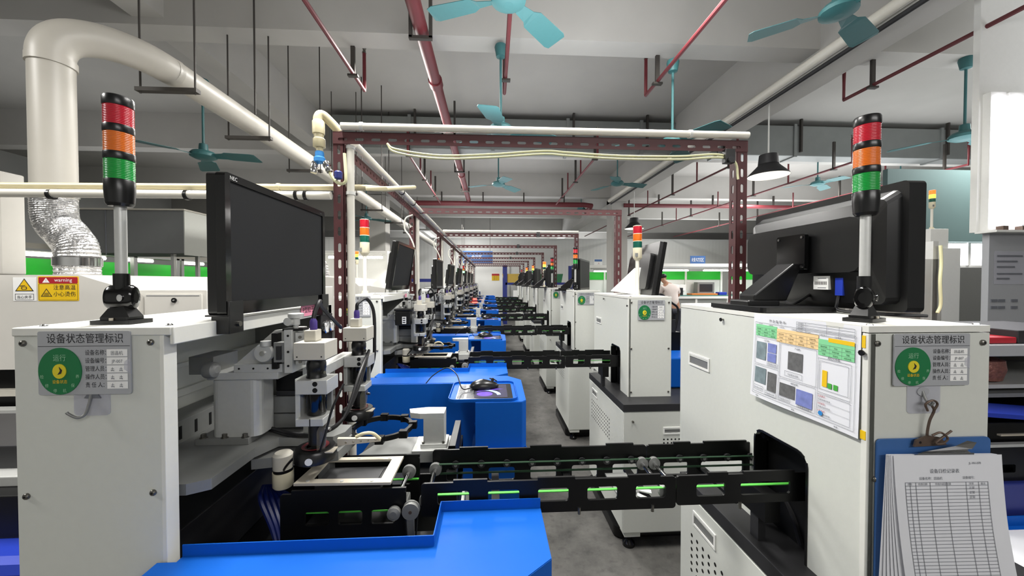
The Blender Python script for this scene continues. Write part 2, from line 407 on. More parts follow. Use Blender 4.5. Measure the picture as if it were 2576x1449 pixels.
for x in (-1.2, -.2, .8, 1.8, 4.2, 5.6, 7.2): MB().box(x - .015, x + .015, 9.08, 9.12, 3.46, 3.7, 'rod').build('hanger', cr)
def branch(x, y0, y1, z, hy, label, drop_first=False, mid=()):
    t = thing('sprinkler_pipe', label, 'pipe', (x, y0, z), 'sprinkler branch pipes')
    MB().tube([(x, y0, z), (x, y1, z), (x, y1, z + .36)], .017, 'redpipe', 8, sm=False).build('pipe', t)
    MB().lathe([(.006, 0), (.022, .005), (.012, .03), (.02, .05), (.004, .055)], (x, y1, z + .36), 'screw', seg=10).build('sprinkler_head', t)
    for h in hy: MB().box(x - .018, x + .018, h - .012, h + .012, z - .01, z + .42, 'rod').box(x - .045, x + .045, h - .02, h + .02, z - .03, z - .012, 'rod').build('hanger', t)
    for h in mid:
        MB().cyl((x, h, z), (x, h, z + .36), .014, 'redpipe', 8).build('upturn', t)
branch(-1.245, -.5, 3.75, 3.4, (3.45,), 'thin red sprinkler branch with upturned end, over the inspection machines')
branch(.132, -.5, 3.73, 3.4, (3.45,), 'thin red sprinkler branch with upturned end, in line with the ceiling fan over the aisle')
branch(1.56, -.5, 3.69, 3.4, (3.43,), 'thin red sprinkler branch with upturned end, between the aisle and the long white pipe')
branch(3.65, -.5, 3.67, 3.4, (3.38,), 'thin red sprinkler branch with upturned end, beyond the long white beam pipe')
branch(-1.22, 9.0, 5.53, 3.4, (5.6, 6.9, 8.2), 'thin red sprinkler branch slanting behind the steel portal beside the white duct', mid=(6.5, 7.6))
branch(1.58, 9.0, 5.46, 3.4, (5.6, 6.9, 8.2), 'thin red sprinkler branch behind the portal bar, on the far side of the aisle', mid=(6.5, 7.6))
branch(3.7, 14.5, 5.4, 3.31, (5.6, 7.4, 9.8, 11.5), 'long thin red sprinkler branch behind the first portal post', mid=(6.5, 8.6, 10.6))
branch(5.42, 14.5, 5.3, 3.31, (5.6, 7.4, 9.8, 11.5), 'long thin red sprinkler branch behind the black signal tower', mid=(6.5, 8.6, 10.6))
branch(7.3, 14.5, 5.3, 3.31, (5.6, 7.4, 9.8, 11.5), 'long thin red sprinkler branch, farthest out towards the windows', mid=(6.5, 8.6, 10.6))
# white pipe under the long beam
lp = thing('conduit_pipe', 'long white pipe fixed along the bottom edge of the concrete beam', 'pipe', (2.95, 2, 3.5))
MB().cyl((2.94, -2, 3.53), (2.94, 9.1, 3.53), .045, 'pvc', 14).build('pipe', lp)
MB().cyl((2.98, -2, 3.455), (2.98, 9.1, 3.455), .02, 'dark', 8).build('cable', lp)
# galvanised air duct beyond the second beam
gd = thing('air_duct', 'grey rectangular galvanised air duct crossing under the ceiling beyond the first portal', 'duct', (3, 5.7, 3.8))
MB().box(-2.5, 9.5, 5.9, 6.18, 3.60, 4.10, 'galv').build('duct', gd, bevel=.01)
for x in (-1.3, 0, 1.2, 2.4, 3.7, 5.0, 6.3, 7.6, 8.9):
    MB().box(x, x + .05, 5.88, 6.19, 3.58, 4.12, 'galv').build('flange', gd)
    MB().box(x + .1, x + .13, 5.86, 5.9, 3.66, 4.2, 'rod').build('hanger', gd)
# ---------------------------------------------------------------- ceiling fans
def make_fan():
    t = thing('ceiling_fan', '', 'fan', (0, 0, 0), 'ceiling fans')
    MB().lathe([(.05, .0), (.055, -.02), (.04, -.1), (.012, -.11)], (0, 0, 0), 'teal', seg=14).build('canopy', t)
    MB().cyl((0, 0, -.1), (0, 0, -.7), .011, 'teal', 8).build('rod', t)
    MB().lathe([(.012, -.62), (.035, -.63), (.04, -.69), (.09, -.705), (.11, -.73), (.11, -.755), (.07, -.775), (.03, -.78)], (0, 0, 0), 'teal', seg=18).build('motor', t)
    for k in range(3):
        a = 2 * PI * k / 3; c, s_ = math.cos(a), math.sin(a); b = MB()
        vs = []
        for r, w, z in ((.1, .03, -.745), (.2, .045, -.745), (.24, .075, -.745), (.49, .085, -.76), (.52, .07, -.762)):
            for q, dz in ((-1, .012), (1, -.012)): vs.append((r * c - q * w * s_, r * s_ + q * w * c, z + dz))
        n = len(vs); vs += [(x, y, z - .004) for x, y, z in vs]
        fs = [];
        for i in range(0, n - 2, 2): fs += [(i, i + 2, i + 3, i + 1), (n + i, n + i + 1, n + i + 3, n + i + 2), (i, n + i, n + i + 2, i + 2), (i + 1, i + 3, n + i + 3, n + i + 1)]
        fs += [(0, 1, n + 1, n), (n - 2, 2 * n - 2, 2 * n - 1, n - 1)]
        b.add(vs, fs, 'teal'); b.build('blade', t)
    return t
fan = make_fan()
FANS = [(.11, 2.36, 4.04, .785, 'teal ceiling fan cut by the top edge, over the aisle'), (.085, 3.3, 3.6, .3, 'teal ceiling fan whose rod hangs in the middle of the first concrete beam'),
        (1.645, 3.3, 3.52, .9, 'teal ceiling fan hanging just beyond the red sprinkler upturn over the white cabinets'), (4.5, 3.3, 3.64, .25, 'large teal ceiling fan between signal tower and bright notice board'),
        (2.173, 6.3, 3.95, .12, 'teal ceiling fan with level blades just above the second portal post'), (5.8, 6.3, 4.0, .6, 'teal ceiling fan above the black monitor back'),
        (.123, 6.35, 3.92, .8, 'teal ceiling fan seen below the first portal bar in mid aisle'), (-2.83, 3.83, 3.5, .0, 'teal ceiling fan hanging over the white round duct'),
        (-2.7, 8.2, 3.62, .5, 'teal ceiling fan far off beside the white conduit post'), (2.35, 9.6, 4.15, .2, 'small far teal ceiling fan near the concrete column'), (7.6, 6.5, 4.15, .4, 'teal ceiling fan over the teal cladding near the windows'),
        (2.36, 2.42, 4.1, .5, 'teal ceiling fan cut by the top edge beside the long white pipe')]
for i, (x, y, z, rz, lab) in enumerate(FANS):
    o = fan if i == 0 else dup(fan, (0, 0, 0), lab)
    o['label'] = lab; o.location = (x, y, z); o.rotation_euler = (0, 0, rz)
# high bay lamps
def highbay(x, y, z, top, label):
    t = thing('pendant_lamp', label, 'lamp', (x, y, z), 'high bay pendant lamps')
    MB().cyl((x, y, z + .24), (x, y, top), .008, 'tie', 6).build('cord', t)
    MB().lathe([(.02, .25), (.09, .235), (.1, .13), (.085, .12)], (x, y, z), 'dark', seg=20).build('housing', t)
    MB().lathe([(.09, .135), (.12, .1), (.2, .015), (.205, 0)], (x, y, z), 'dark', seg=28, caps=False).build('lamp_shade', t)
    MB().lathe([(.08, .12), (.11, .09), (.19, .012), (.203, .001)], (x, y, z), 'ledsoft', seg=28, caps=False).lathe([(.001, .115), (.085, .118)], (x, y, z), 'ledsoft', seg=28, caps=False).build('reflector', t)
highbay(3.1, 4.0, 2.7, 4.2, 'pendant high bay lamp with black housing near the first portal post')
highbay(3.14, 8.0, 2.68, 4.2, 'pendant high bay lamp half hidden behind the white signal tower')
# ---------------------------------------------------------------- inspection machine (one of the row on the aisle's white-blue side)
def screw(b, p, n, r=.006):
    p = Vector(p); n = Vector(n); b.lathe([(r, 0), (r, r * .5), (r * .6, r * .8)], p, 'screw', n, 10).cyl(p + n * r * .75, p + n * r * .85, r * .35, 'black', 6)
def camera_unit(parent, dx, dy, loop=True):
    """camera, lens, clamp, ring light: the camera body is the part, the rest its sub-parts"""
    x = -.417 + dx; y = .93 + dy
    b = MB().box(x - .036, x + .036, y - .036, y + .036, 1.334, 1.375, 'camgrey').box(x - .036, x + .036, y - .036, y + .036, 1.3325, 1.335, 'dark')
    for sx in (-.028, .028): b.cyl((x + sx, y - .036, 1.342), (x + sx, y - .0365, 1.342), .002, 'dark', 6)
    cb = b.build('camera_body', parent, bevel=.002)
    MB().box(x - .022, x + .006, y - .016, y + .016, 1.375, 1.402, 'camgrey').build('connector_box', cb, bevel=.002)
    MB().lathe([(.0075, 0), (.0085, .004), (.0085, .022), (.005, .03)], (x - .006, y, 1.4), 'purple', seg=10).tube([(x - .006, y, 1.428), (x - .002, y, 1.45), (x + .012, y + .04, 1.462), (x + .028, y + .06, 1.42), (x + .034, y + .05, 1.33), (x + .03, y + .045, 1.25), (x - .01, y + .06, 1.16)] if loop else [(x - .006, y, 1.428), (x - .004, y + .006, 1.448), (x - .004, y + .03, 1.47), (x - .03, y + .1, 1.45), (x - .06, y + .3, 1.37)], .0055, 'cable', 8).build('camera_cable', cb)
    b = MB().lathe([(.019, 1.283), (.023, 1.284), (.023, 1.288), (.021, 1.292), (.021, 1.305), (.022, 1.307), (.022, 1.32), (.018, 1.333)], (x, y, 0), 'blackp', seg=22)
    b.lathe([(.026, 1.278), (.026, 1.284), (.02, 1.286)], (x, y, 0), 'blackp', seg=22).lathe([(.021, 1.196), (.023, 1.2), (.023, 1.225), (.0235, 1.226), (.0235, 1.256)], (x, y, 0), 'blackg', seg=22)
    b.lathe([(.015, 1.119), (.019, 1.122), (.019, 1.176)], (x, y, 0), 'blackp', seg=22); b.cyl((x + .018, y - .01, 1.30), (x + .026, y - .014, 1.30), .004, 'screw', 8).build('lens', cb)
    b = MB().box(x - .034, x + .04, y - .035, y + .03, 1.252, 1.286, 'alu').box(x - .034, x + .03, y - .035, y + .03, 1.176, 1.194, 'alu').box(x - .042, x - .03, y - .02, y + .034, 1.17, 1.286, 'alu').box(x - .0305, x + .026, y + .024, y + .034, 1.19, 1.26, 'alud')
    for z in (1.262, 1.277): b.cyl((x + .012, y - .0345, z), (x + .012, y - .0356, z), .006, 'black', 10)
    b.box(x - .002, x + .001, y - .0358, y - .02, 1.176, 1.194, 'black').build('lens_clamp', cb, bevel=.0015)
    b = MB().lathe([(.02, 1.116), (.044, 1.114), (.048, 1.108), (.048, 1.086), (.042, 1.082), (.03, 1.082), (.02, 1.108)], (x - .004, y, 0), 'blackp', seg=30, caps=False)
    b.lathe([(.02, 1.1155), (.03, 1.1162), (.031, 1.1166)], (x - .004, y, 0), 'darkred', seg=24, caps=False)
    a = -1.45; px, py = x - .004 +   .0483 * math.cos(a), y + .0483 * math.sin(a)
    b.plate(circ(0, 0, .0085, 16), [], (px, py, 1.097), (-math.sin(a), math.cos(a), 0), Z_, .0006, 'paperw').build('ring_light', cb)
    MB().plate([(0, 0), (.0, .05), (.012, .075), (.02, .075), (.026, .06), (.018, .004), (.03, 0)], [], (x + .012, y - .028, 1.11), (.8, .6, 0), Z_, .0015, 'acr').box(x + .012, x + .05, y - .03, y + .0, 1.1095, 1.112, 'tan').cyl((x + .03, y - .02, 1.165), (x + .042, y - .024, 1.165), .004, 'chrome', 8).build('light_bracket', cb)
    return cb

def make_inspection_machine():
    t = thing('inspection_machine', '', 'machine', (-.6, .735, 0), 'inspection machines with blue guards')
    # sheet metal column facing the camera
    b = MB().box(-.885, -.624, .735, .762, .72, 1.418, 'white').box(-.628, -.62, .7345, .764, .72, 1.418, 'top')
    for x in (-.868, -.643):
        for z in (1.405, 1.118, .84): screw(b, (x, .735, z), (0, -1, 0))
    b.build('front_panel', t, bevel=.0015)
    b = MB().box(-.887, -.606, .733, 1.43, 1.418, 1.434, 'top').box(-.610, -.602, .735, 1.43, 1.40, 1.434, 'top').box(-.66, -.602, 1.38, 1.43, 1.40, 1.434, 'top')
    for x, y in ((-.86, .76), (-.63, .76), (-.62, 1.42), (-.86, 1.40)): b.lathe([(.006, 0), (.005, .003), (.002, .004)], (x, y, 1.434), 'chrome', seg=10)
    b.build('top_cover', t, bevel=.002)
    b = MB().box(-.885, -.875, .762, 1.43, .72, 1.418, 'white')
    for z, h in ((1.36, .03), (1.28, .012), (1.2, .02), (1.1, .012)): b.box(-.876, -.862, .765, 1.42, z, z + h, 'white')
    b.build('back_panel', t, bevel=.001)
    b = MB().box(-.875, -.65, 1.42, 1.43, .72, 1.418, 'alud').build('end_panel', t)
    g = MB().box(-.63, -.606, 1.352, 1.446, 1.245, 1.40, 'dark').build('gauge_panel', t, bevel=.002)
    for y in (1.375, 1.421):
        q = MB().lathe([(.021, 0), (.024, .004), (.024, .012), (.020, .014), (.019, .009)], (-.607, y, 1.355), 'chrome', X_, 20)
        q.lathe([(.019, .0), (.019, .0095)], (-.607, y, 1.355), 'paperw', X_, 20).bar((-.597, y, 1.355), (-.597, y + .009, 1.366), .001, .001, 'ink').build('pressure_gauge', g)
    # base cabinet
    b = MB().box(-.9, -.1, .78, 1.43, .12, .72, 'white')
    for x in (-.84, -.16):
        for y in (.84, 1.37): b.cyl((x, y, .03), (x, y, .12), .02, 'black', 10).lathe([(.045, 0), (.045, .015), (.02, .035)], (x, y, 0), 'black', seg=14)
    b.build('base_cabinet', t, bevel=.004)
    # dark machine bed, hoses
    b = MB().box(-.87, -.22, .8, 1.42, .72, .80, 'black').box(-.62, -.5, 1.12, 1.2, .8, 1.0, 'black').box(-.86, -.7, .8, 1.38, .8, .96, 'dark')
    b.box(-.46, -.24, .93, 1.05, .80, .92, 'black').box(-.3, -.225, .84, .9, .80, .90, 'black').box(-.25, -.1, 1.06, 1.3, .8, .97, 'black')
    b.box(-.235, -.215, .93, .99, .80, .96, 'alud').box(-.47, -.44, .95, .99, .8, .9, 'dark')
    b.build('machine_bed', t, bevel=.003)
    b = MB()
    for k in range(7):
        o = .011 * k; b.tube([(-.60 + o * .3, 1.0, .98), (-.565 + o, .93 + o * .4, .985 - o * .3), (-.505 + o * .9, .88, .93), (-.475 + o * .8, .86, .84), (-.47 + o * .8, .86, .78)], .0055, 'bluetube', 6)
    b.build('air_hose', t)
    b = MB()
    for k in range(5): b.tube([(-.6 + .02 * k, .82, .80), (-.58 + .02 * k, .80, .86 + .012 * k), (-.5 + .012 * k, .80, .875 + .01 * k), (-.44 + .01 * k, .82, .82)], .006, 'cable', 6)
    b.tube([(-.86, .84, 1.14), (-.80, .85, 1.2), (-.76, .86, 1.265), (-.775, .87, 1.285), (-.82, .88, 1.285)], .004, 'cable', 6)
    b.build('cable_bundle', t)
    b = MB().box(-.87, -.79, .86, 1.35, 1.108, 1.165, 'alud')
    for k in range(9): b.box(-.7905, -.789, .875 + .05 * k, .884 + .05 * k, 1.118, 1.152, 'black')
    b.build('cable_trunk', t, bevel=.002)
    # deck plate
    b = MB().prism([(-.872, .78), (-.62, .78), (-.585, .80), (-.585, .94), (-.56, 1.0), (-.42, 1.0), (-.40, 1.03), (-.40, 1.08), (-.56, 1.1), (-.585, 1.38), (-.872, 1.38)], 1.085, 1.108, 'alud')
    b.build('deck_plate', t, bevel=.0015)
    MB().prism([(-.60, .95), (-.40, .985), (-.39, 1.1), (-.42, 1.12), (-.58, 1.06)], 1.05, 1.075, 'alud').box(-.46, -.43, 1.0, 1.04, .98, 1.05, 'alud').build('support_arm', t, bevel=.0015)
    # column block
    b = MB().box(-.742, -.612, .962, 1.055, 1.108, 1.124, 'alud')
    for x, y in ((-.728, .972), (-.675, .970), (-.625, .970), (-.622, 1.045)): b.cyl((x, y, 1.124), (x, y, 1.134), .006, 'screw', 8).cyl((x, y, 1.124), (x, y, 1.126), .009, 'screw', 10)
    b.build('column_base', t, bevel=.001)
    b = MB().prism(rrect(-.712, -.592, .972, 1.05, .02, 5), 1.124, 1.272, 'alu').build('column', t)
    b = MB().box(-.714, -.54, .965, 1.06, 1.272, 1.29, 'alu').box(-.648, -.53, .965, 1.065, 1.29, 1.311, 'alu')
    for x in (-.635, -.6, -.565): b.cyl((x, .9652, 1.30), (x, .964, 1.30), .0025, 'black', 8)
    b.build('mounting_plate', t, bevel=.001)
    g = MB().plate([(-.648, 1.311), (-.50, 1.311), (-.50, 1.392), (-.535, 1.397), (-.553, 1.395)], [], (0, .975, 0), X_, Z_, .014, 'alu').box(-.515, -.50, .975, 1.06, 1.311, 1.39, 'alu').build('gusset', t, bevel=.001)
    b = MB().lathe([(.021, 0), (.023, .003), (.023, .016), (.012, .018), (.008, .03)], (-.565, .945, 1.342), 'alu', Y_, 26).lathe([(.006, 0), (.006, .004)], (-.565, .941, 1.342), 'chrome', Y_, 12)
    b.lathe([(.012, 0), (.012, .012)], (-.560, .95, 1.36), 'alu', Z_, 16).build('adjustment_knob', t)
    b = MB().box(-.55, -.536, .955, .976, 1.30, 1.39, 'black').box(-.542, -.512, .95, .975, 1.318, 1.368, 'alud').box(-.534, -.522, .945, .95, 1.325, 1.36, 'dark').build('slide_rail', t, bevel=.001)
    b = MB().box(-.514, -.494, .945, 1.02, 1.292, 1.40, 'alu').box(-.492, -.468, .955, 1.0, 1.31, 1.392, 'alu')
    for z in (1.31, 1.345, 1.385): b.cyl((-.504, .9448, z), (-.504, .944, z), .003, 'black', 8)
    for z in (1.318, 1.35, 1.38): b.cyl((-.48, .9548, z), (-.48, .953, z), .004, 'screw', 8)
    b.build('slide_plate', t, bevel=.001)
    b = MB().lathe([(.005, 0), (.006, .012), (.009, .013), (.009, .03), (.018, .031), (.018, .041), (.016, .042)], (-.492, .96, 1.398), 'alu', Z_, 22).box(-.52, -.47, .95, .98, 1.396, 1.402, 'black').lathe([(.01, 0), (.012, .006), (.012, .012)], (-.505, .945, 1.42), 'alu', Y_, 18).build('micrometer', t)
    b = MB().lathe([(.01, 0), (.019, .004), (.021, .012), (.019, .025), (.008, .03)], (-.71, .955, 1.30), 'alud', X_, 18).box(-.76, -.70, .97, 1.06, 1.285, 1.33, 'alud').build('side_knob', t, bevel=.001)
    b = MB().box(-.60, -.50, 1.06, 1.15, 1.215, 1.27, 'black').box(-.6, -.49, 1.06, 1.15, 1.20, 1.215, 'dark').build('motor', t, bevel=.003)
    b = MB().box(-.607, -.512, 1.055, 1.14, 1.155, 1.20, 'alud').box(-.607, -.516, 1.05, 1.14, 1.115, 1.153, 'alud').cyl((-.545, 1.09, 1.2), (-.545, 1.09, 1.21), .008, 'chrome', 10).build('slide_block', t, bevel=.001)
    b = MB().box(-.512, -.478, 1.03, 1.055, 1.1, 1.31, 'alu').box(-.495, -.46, 1.04, 1.26, 1.258, 1.285, 'alu').build('camera_upright', t, bevel=.001)
    camera_unit(t, -.012, 0, False); camera_unit(t, -.008, .28)
    b = MB()
    for k in range(2): b.tube([(-.60, 1.03, 1.118 + .006 * k), (-.52, 1.0, 1.112 + .006 * k), (-.45, .99, 1.12), (-.40, 1.02, 1.15), (-.385, 1.1, 1.22 + .03 * k), (-.39, 1.2, 1.3)], .0045, 'cable', 7)
    b.tube([(-.41, .9, 1.11), (-.39, .885, 1.16), (-.375, .89, 1.22), (-.36, .92, 1.27)], .003, 'cable', 6).tube([(-.53, .96, 1.03), (-.51, .94, 1.06), (-.48, .93, 1.09), (-.45, .93, 1.10)], .003, 'cable', 6)
    b.build('signal_cable', t)
    # suction finger with hose
    b = MB().plate([(0, 0), (.105, .0), (.105, .007), (0, .018)], [circ(.02 + .018 * k, .006, .0028, 8) for k in range(5)], (-.395, .965, 1.098), (.98, .2, 0), Z_, .012, 'tan').tube([(-.35, .97, 1.118), (-.33, .972, 1.126), (-.31, .98, 1.122), (-.293, .985, 1.104)], .0045, 'pvcc', 8).build('suction_finger', t)
    b = MB().lathe([(.021, .998), (.024, 1.002), (.024, 1.038)], (-.53, .965, 0), 'cream', seg=24).lathe([(.022, 1.038), (.022, 1.046)], (-.53, .965, 0), 'black', seg=24).lathe([(.023, 1.046), (.023, 1.08), (.018, 1.086)], (-.53, .965, 0), 'camgrey', seg=24).build('vacuum_canister', t)
    # wafer ring on its arm
    ro, ri = .091, .081
    b = MB().plate(circ(-.335, 1.15, ro, 44), [circ(-.335, 1.15, ri, 44)], (0, 0, 1.078), X_, Y_, .014, 'black')
    for k in range(8):
        a = 2 * PI * k / 8 + .2; b.box(-.335 + ro * math.cos(a) - .012, -.335 + ro * math.cos(a) + .012, 1.15 + ro * math.sin(a) - .009, 1.15 + ro * math.sin(a) + .009, 1.06, 1.082, 'black')
    wr = b.build('wafer_ring', t, bevel=.001)
    b = MB().plate([(-.255, 1.165), (-.245, 1.13), (-.215, 1.12), (-.143, 1.12), (-.143, 1.175), (-.2, 1.178)], [], (0, 0, 1.122), X_, Y_, .016, 'alu').build('ring_arm', t, bevel=.001)
    b = MB().box(-.205, -.143, 1.12, 1.175, 1.03, 1.106, 'alu').box(-.213, -.135, 1.112, 1.182, 1.02, 1.032, 'alu').box(-.235, -.13, 1.095, 1.2, .985, 1.02, 'alu')
    for x in (-.205, -.145): b.cyl((x, 1.117, 1.032), (x, 1.117, 1.038), .004, 'screw', 8)
    b.build('ring_post', t, bevel=.001)
    MB().prism([(-.40, 1.11), (-.23, 1.11), (-.23, 1.24), (-.35, 1.24)], .99, 1.002, 'alud').box(-.40, -.23, 1.115, 1.24, .95, .99, 'black').box(-.125, -.105, 1.08, 1.28, .86, 1.04, 'black').box(-.165, -.10, 1.1, 1.3, .86, .98, 'black').build('xy_stage', t, bevel=.001)
    # short belt section inside the machine, with loading frame
    holes = [rrect(-.43, -.375, .955, .988, .006), rrect(-.355, -.30, .955, .988, .006), rrect(-.28, -.225, .955, .988, .006)]
    for y, nm in ((.868, 1), (1.035, 0)):
        b = MB().plate(rrect(-.485, -.2, .905, 1.03, .006), holes, (0, y, 0), X_, Z_, .006, 'black').plate([(-.46, 1.03), (-.2, 1.03), (-.2, 1.038), (-.46, 1.038)], [], (0, y, 0), X_, Z_, .006, 'black')
        b.build('belt_rail', t)
    for y in (.884, 1.02): MB().box(-.45, -.2, y - .003, y + .003, .976, .979, 'green_belt').build('belt', t)
    b = MB()
    for x in (-.44, -.37, -.30, -.232): b.cyl((x, 1.028, 1.0), (x, 1.014, 1.0), .009, 'dark', 12)
    b.build('idler', t)
    MB().cyl((-.225, .875, 1.0), (-.225, 1.03, 1.0), .006, 'chrome', 10).lathe([(.009, 0), (.018, .002), (.018, .012), (.012, .014)], (-.225, 1.01, 1.0), 'alud', Y_, 18).build('drive_shaft', t)
    MB().lathe([(.008, 0), (.015, .003), (.015, .014)], (-.225, .85, .985), 'alud', Y_, 16).build('pulley', t)
    b = MB().plate([(-.458, .875), (-.235, .868), (-.235, .998), (-.448, 1.0)], [[(-.425, .893), (-.262, .888), (-.262, .982), (-.425, .985)]], (0, 0, 1.052), X_, Y_, .006, 'tan')
    for x, y in ((-.43, .883), (-.35, .879), (-.28, .877), (-.42, .993), (-.35, .991), (-.27, .99)): b.cyl((x, y, 1.052), (x, y, 1.0535), .004, 'alu', 10)
    b.build('loading_frame', t)
    MB().prism(rrect(-.42, -.265, .893, .98, .003), 1.02, 1.034, 'dark').box(-.405, -.278, .903, .968, 1.034, 1.036, 'carrier').build('carrier_plate', t)
    # blue front guard with stepped rear flange
    zt = .985
    top = [(-.60, .745), (-.117, .745), (-.117, .86), (.115, .86), (.115, .70), (-.02, .59), (-.56, .59), (-.635, .66), (-.635, .73), (-.60, .73)][::-1]
    b = MB().prism(top, zt - .003, zt, 'blue')
    def wall(x0, y0, x1, y1, z0, z1, th=.002): b.bar(((x0), (y0), (z0 + z1) / 2), (x1, y1, (z0 + z1) / 2), th, z1 - z0, 'blue')
    for q in ((-.60, .745, -.117, .745), (-.117, .745, -.117, .86), (-.117, .86, .115, .86)): wall(*q, zt - .003, 1.008)
    for q in ((.115, .86, .115, .70), (.115, .70, -.02, .59), (-.02, .59, -.56, .59), (-.56, .59, -.635, .66), (-.635, .66, -.635, .73)): wall(*q, .70, zt - .0015)
    b.build('front_guard', t)
    # blue rear guard with mouse shelf
    b = MB()
    zr = 1.065
    Ls = [(-.60, 1.665), (-.06, 1.665), (-.06, 1.39), (.115, 1.39), (.132, 1.41), (.136, 1.70), (.075, 1.775), (-.60, 1.775)]
    b.prism(Ls, zr - .003, zr, 'blue')
    for a, c in zip(Ls, Ls[1:] + Ls[:1]):
        if a == (-.06, 1.665): pass
        wall(a[0], a[1], c[0], c[1], .885 if a[1] < 1.6 and c[1] < 1.7 and a[0] > -.07 else .62, zr - .0015)
    b.box(-.62, -.06, 1.66, 1.668, .62, zr - .002, 'blue')
    b.build('rear_guard', t, bevel=.001, seg=1)
    b = MB().plate(rrect(-.165, .10, 1.392, 1.645, .03, 5), [], (0, 0, 1.068), X_, Y_, .004, 'blue')
    ring = rrect(-.165, .10, 1.392, 1.645, .03, 5)
    b.plate(ring[:], [rrect(-.162, .097, 1.395, 1.642, .027, 5)], (0, 0, 1.076), X_, Y_, .009, 'blue')
    b.build('mouse_shelf', t)
    MB().prism([(-.075, 1.355), (.135, 1.355), (.136, 1.42), (-.075, 1.42)], .872, .882, 'blue').box(-.075, .11, 1.40, 1.77, .62, .885, 'blue').build('lower_ledge', t)
    return t
INS = 8
ins = make_inspection_machine()
ins['label'] = 'white inspection machine with blue guards closest to the camera, green-dial sign above an empty hook'
MACH = [ins]
for k in range(1, INS):
    MACH.append(dup(ins, (-.02, P * k, 0), 'white inspection machine with blue guards, %s from the camera in its row' % ORD[k]))

WL[MACH[1].name] = Vector(MACH[1].location); WL[MACH[5].name] = Vector(MACH[5].location)
q = MB().box(-.60, -.505, 2.335, 2.40, 1.245, 1.335, 'blackp').box(-.605, -.50, 2.33, 2.405, 1.335, 1.35, 'blackp').build('servo_motor', MACH[1], bevel=.006)
b = MB().box(-.555, -.53, 2.333, 2.335, 1.255, 1.3, 'paperw')
for z in (1.262, 1.275, 1.288): b.box(-.551, -.535, 2.3325, 2.333, z, z + .006, 'ink')
b.build('rating_label', q)
MB().lathe([(.02, 0), (.06, 0), (.06, .022), (.02, .022)], (-.36, .9 + 5 * P, 1.05), 'redlit', seg=20).box(-.40, -.32, .9 + 5 * P, .92 + 5 * P, 1.12, 1.15, 'redlit').build('red_light', MACH[5])
# ---------------------------------------------------------------- equipment status sign
def make_sign():
    W, H = .178, .112
    t = thing('status_sign', '', 'sign', (0, 0, 0), 'equipment status signs')
    O = (0, -.0025, 0)
    b = MB().plate(rrect(-W / 2, W / 2, -H / 2, H / 2, .004), [], (0, -.0025, 0), X_, Z_, .0025, 'sign')
    b.quad(O, X_, Z_, -W / 2 + .001, W / 2 - .001, H / 2 - .0268, H / 2 - .026, 'ink', .0003)
    b.text('设备状态管理标识', .0185, O, X_, Z_, .002, H / 2 - .0195, 'ink', .0004, sx=1.0)
    for k, s in enumerate(('设备名称：', '设备编号：', '管理人员：', '操作人员：', '责 任 人：')):
        y = H / 2 - .0415 - .0143 * k
        b.text(s, .0102, O, X_, Z_, .0015, y, 'ink', .0004, 'L', .92)
        b.quad(O, X_, Z_, .043, .083, y - .0035, y + .0092, 'paperw', .0003)
    for k, s in enumerate(('固晶机', 'JP-007')): b.text(s, .008, O, X_, Z_, .063, H / 2 - .0415 - .0143 * k - .0005, 'inkgrey', .0006)
    for k in range(2, 5):
        y = H / 2 - .0415 - .0143 * k
        for c in (.054, .0705):
            for dx, dy, w_, h_ in ((-.003, .003, .006, .0007), (-.003, .0, .006, .0007), (-.0005, -.001, .0008, .007), (-.003, -.0012, .0008, .003), (.002, -.0016, .0008, .003)):
                b.quad(O, X_, Z_, c + dx, c + dx + w_, y + dy, y + dy + h_, 'inkgrey', .0006)
    b.build('plate', t)
    cx, cz = -.046, -.014
    b = MB().plate(circ(cx, cz, .0412, 40), [], (0, -.004, 0), X_, Z_, .0015, 'signg')
    D = (0, -.004, 0)
    b.text('运行', .0125, D, X_, Z_, cx, cz + .019, 'inkpale', .0004)
    b.text('设备状态', .0072, D, X_, Z_, cx, cz - .021, 'wyellow', .0004)
    for i, ch in enumerate('检修停机保养'):
        a = math.radians(188 + 30 * i + 7); b.text(ch, .0072, D, X_, Z_, cx + .035 * math.cos(a), cz + .035 * math.sin(a) - .003, 'inkpale', .0004)
    b.build('dial', t)
    b = MB().plate(circ(cx, cz, .0128, 24), [], (0, -.0052, 0), X_, Z_, .0012, 'signy').plate([(cx - .003, cz - .006), (cx + .004, cz - .004), (cx + .006, cz + .002), (cx, cz + .008), (cx + .002, cz + .001)], [], (0, -.0056, 0), X_, Z_, .0004, 'ink').build('pointer_hub', t)
    MB().plate([(W / 2 - .013, -.012), (W / 2, -.02), (W / 2, .008), (W / 2 - .012, .002)], [], (0, -.003, 0), X_, Z_, .0004, 'clear').build('card_sleeve', t)
    return t
sg = make_sign(); sg.scale = (.916, 1, 1.06); sg.location = (-.758, .7335, 1.368); sg['label'] = 'grey equipment status sign with green dial on the column above the empty hook'
for k in range(1, 5):
    dup(sg, (-.022 if k == 1 else .0, P * k, -.004 + (.012 if k == 1 else 0)), 'equipment status sign with green dial on the %s inspection machine from the camera' % ORD[k])
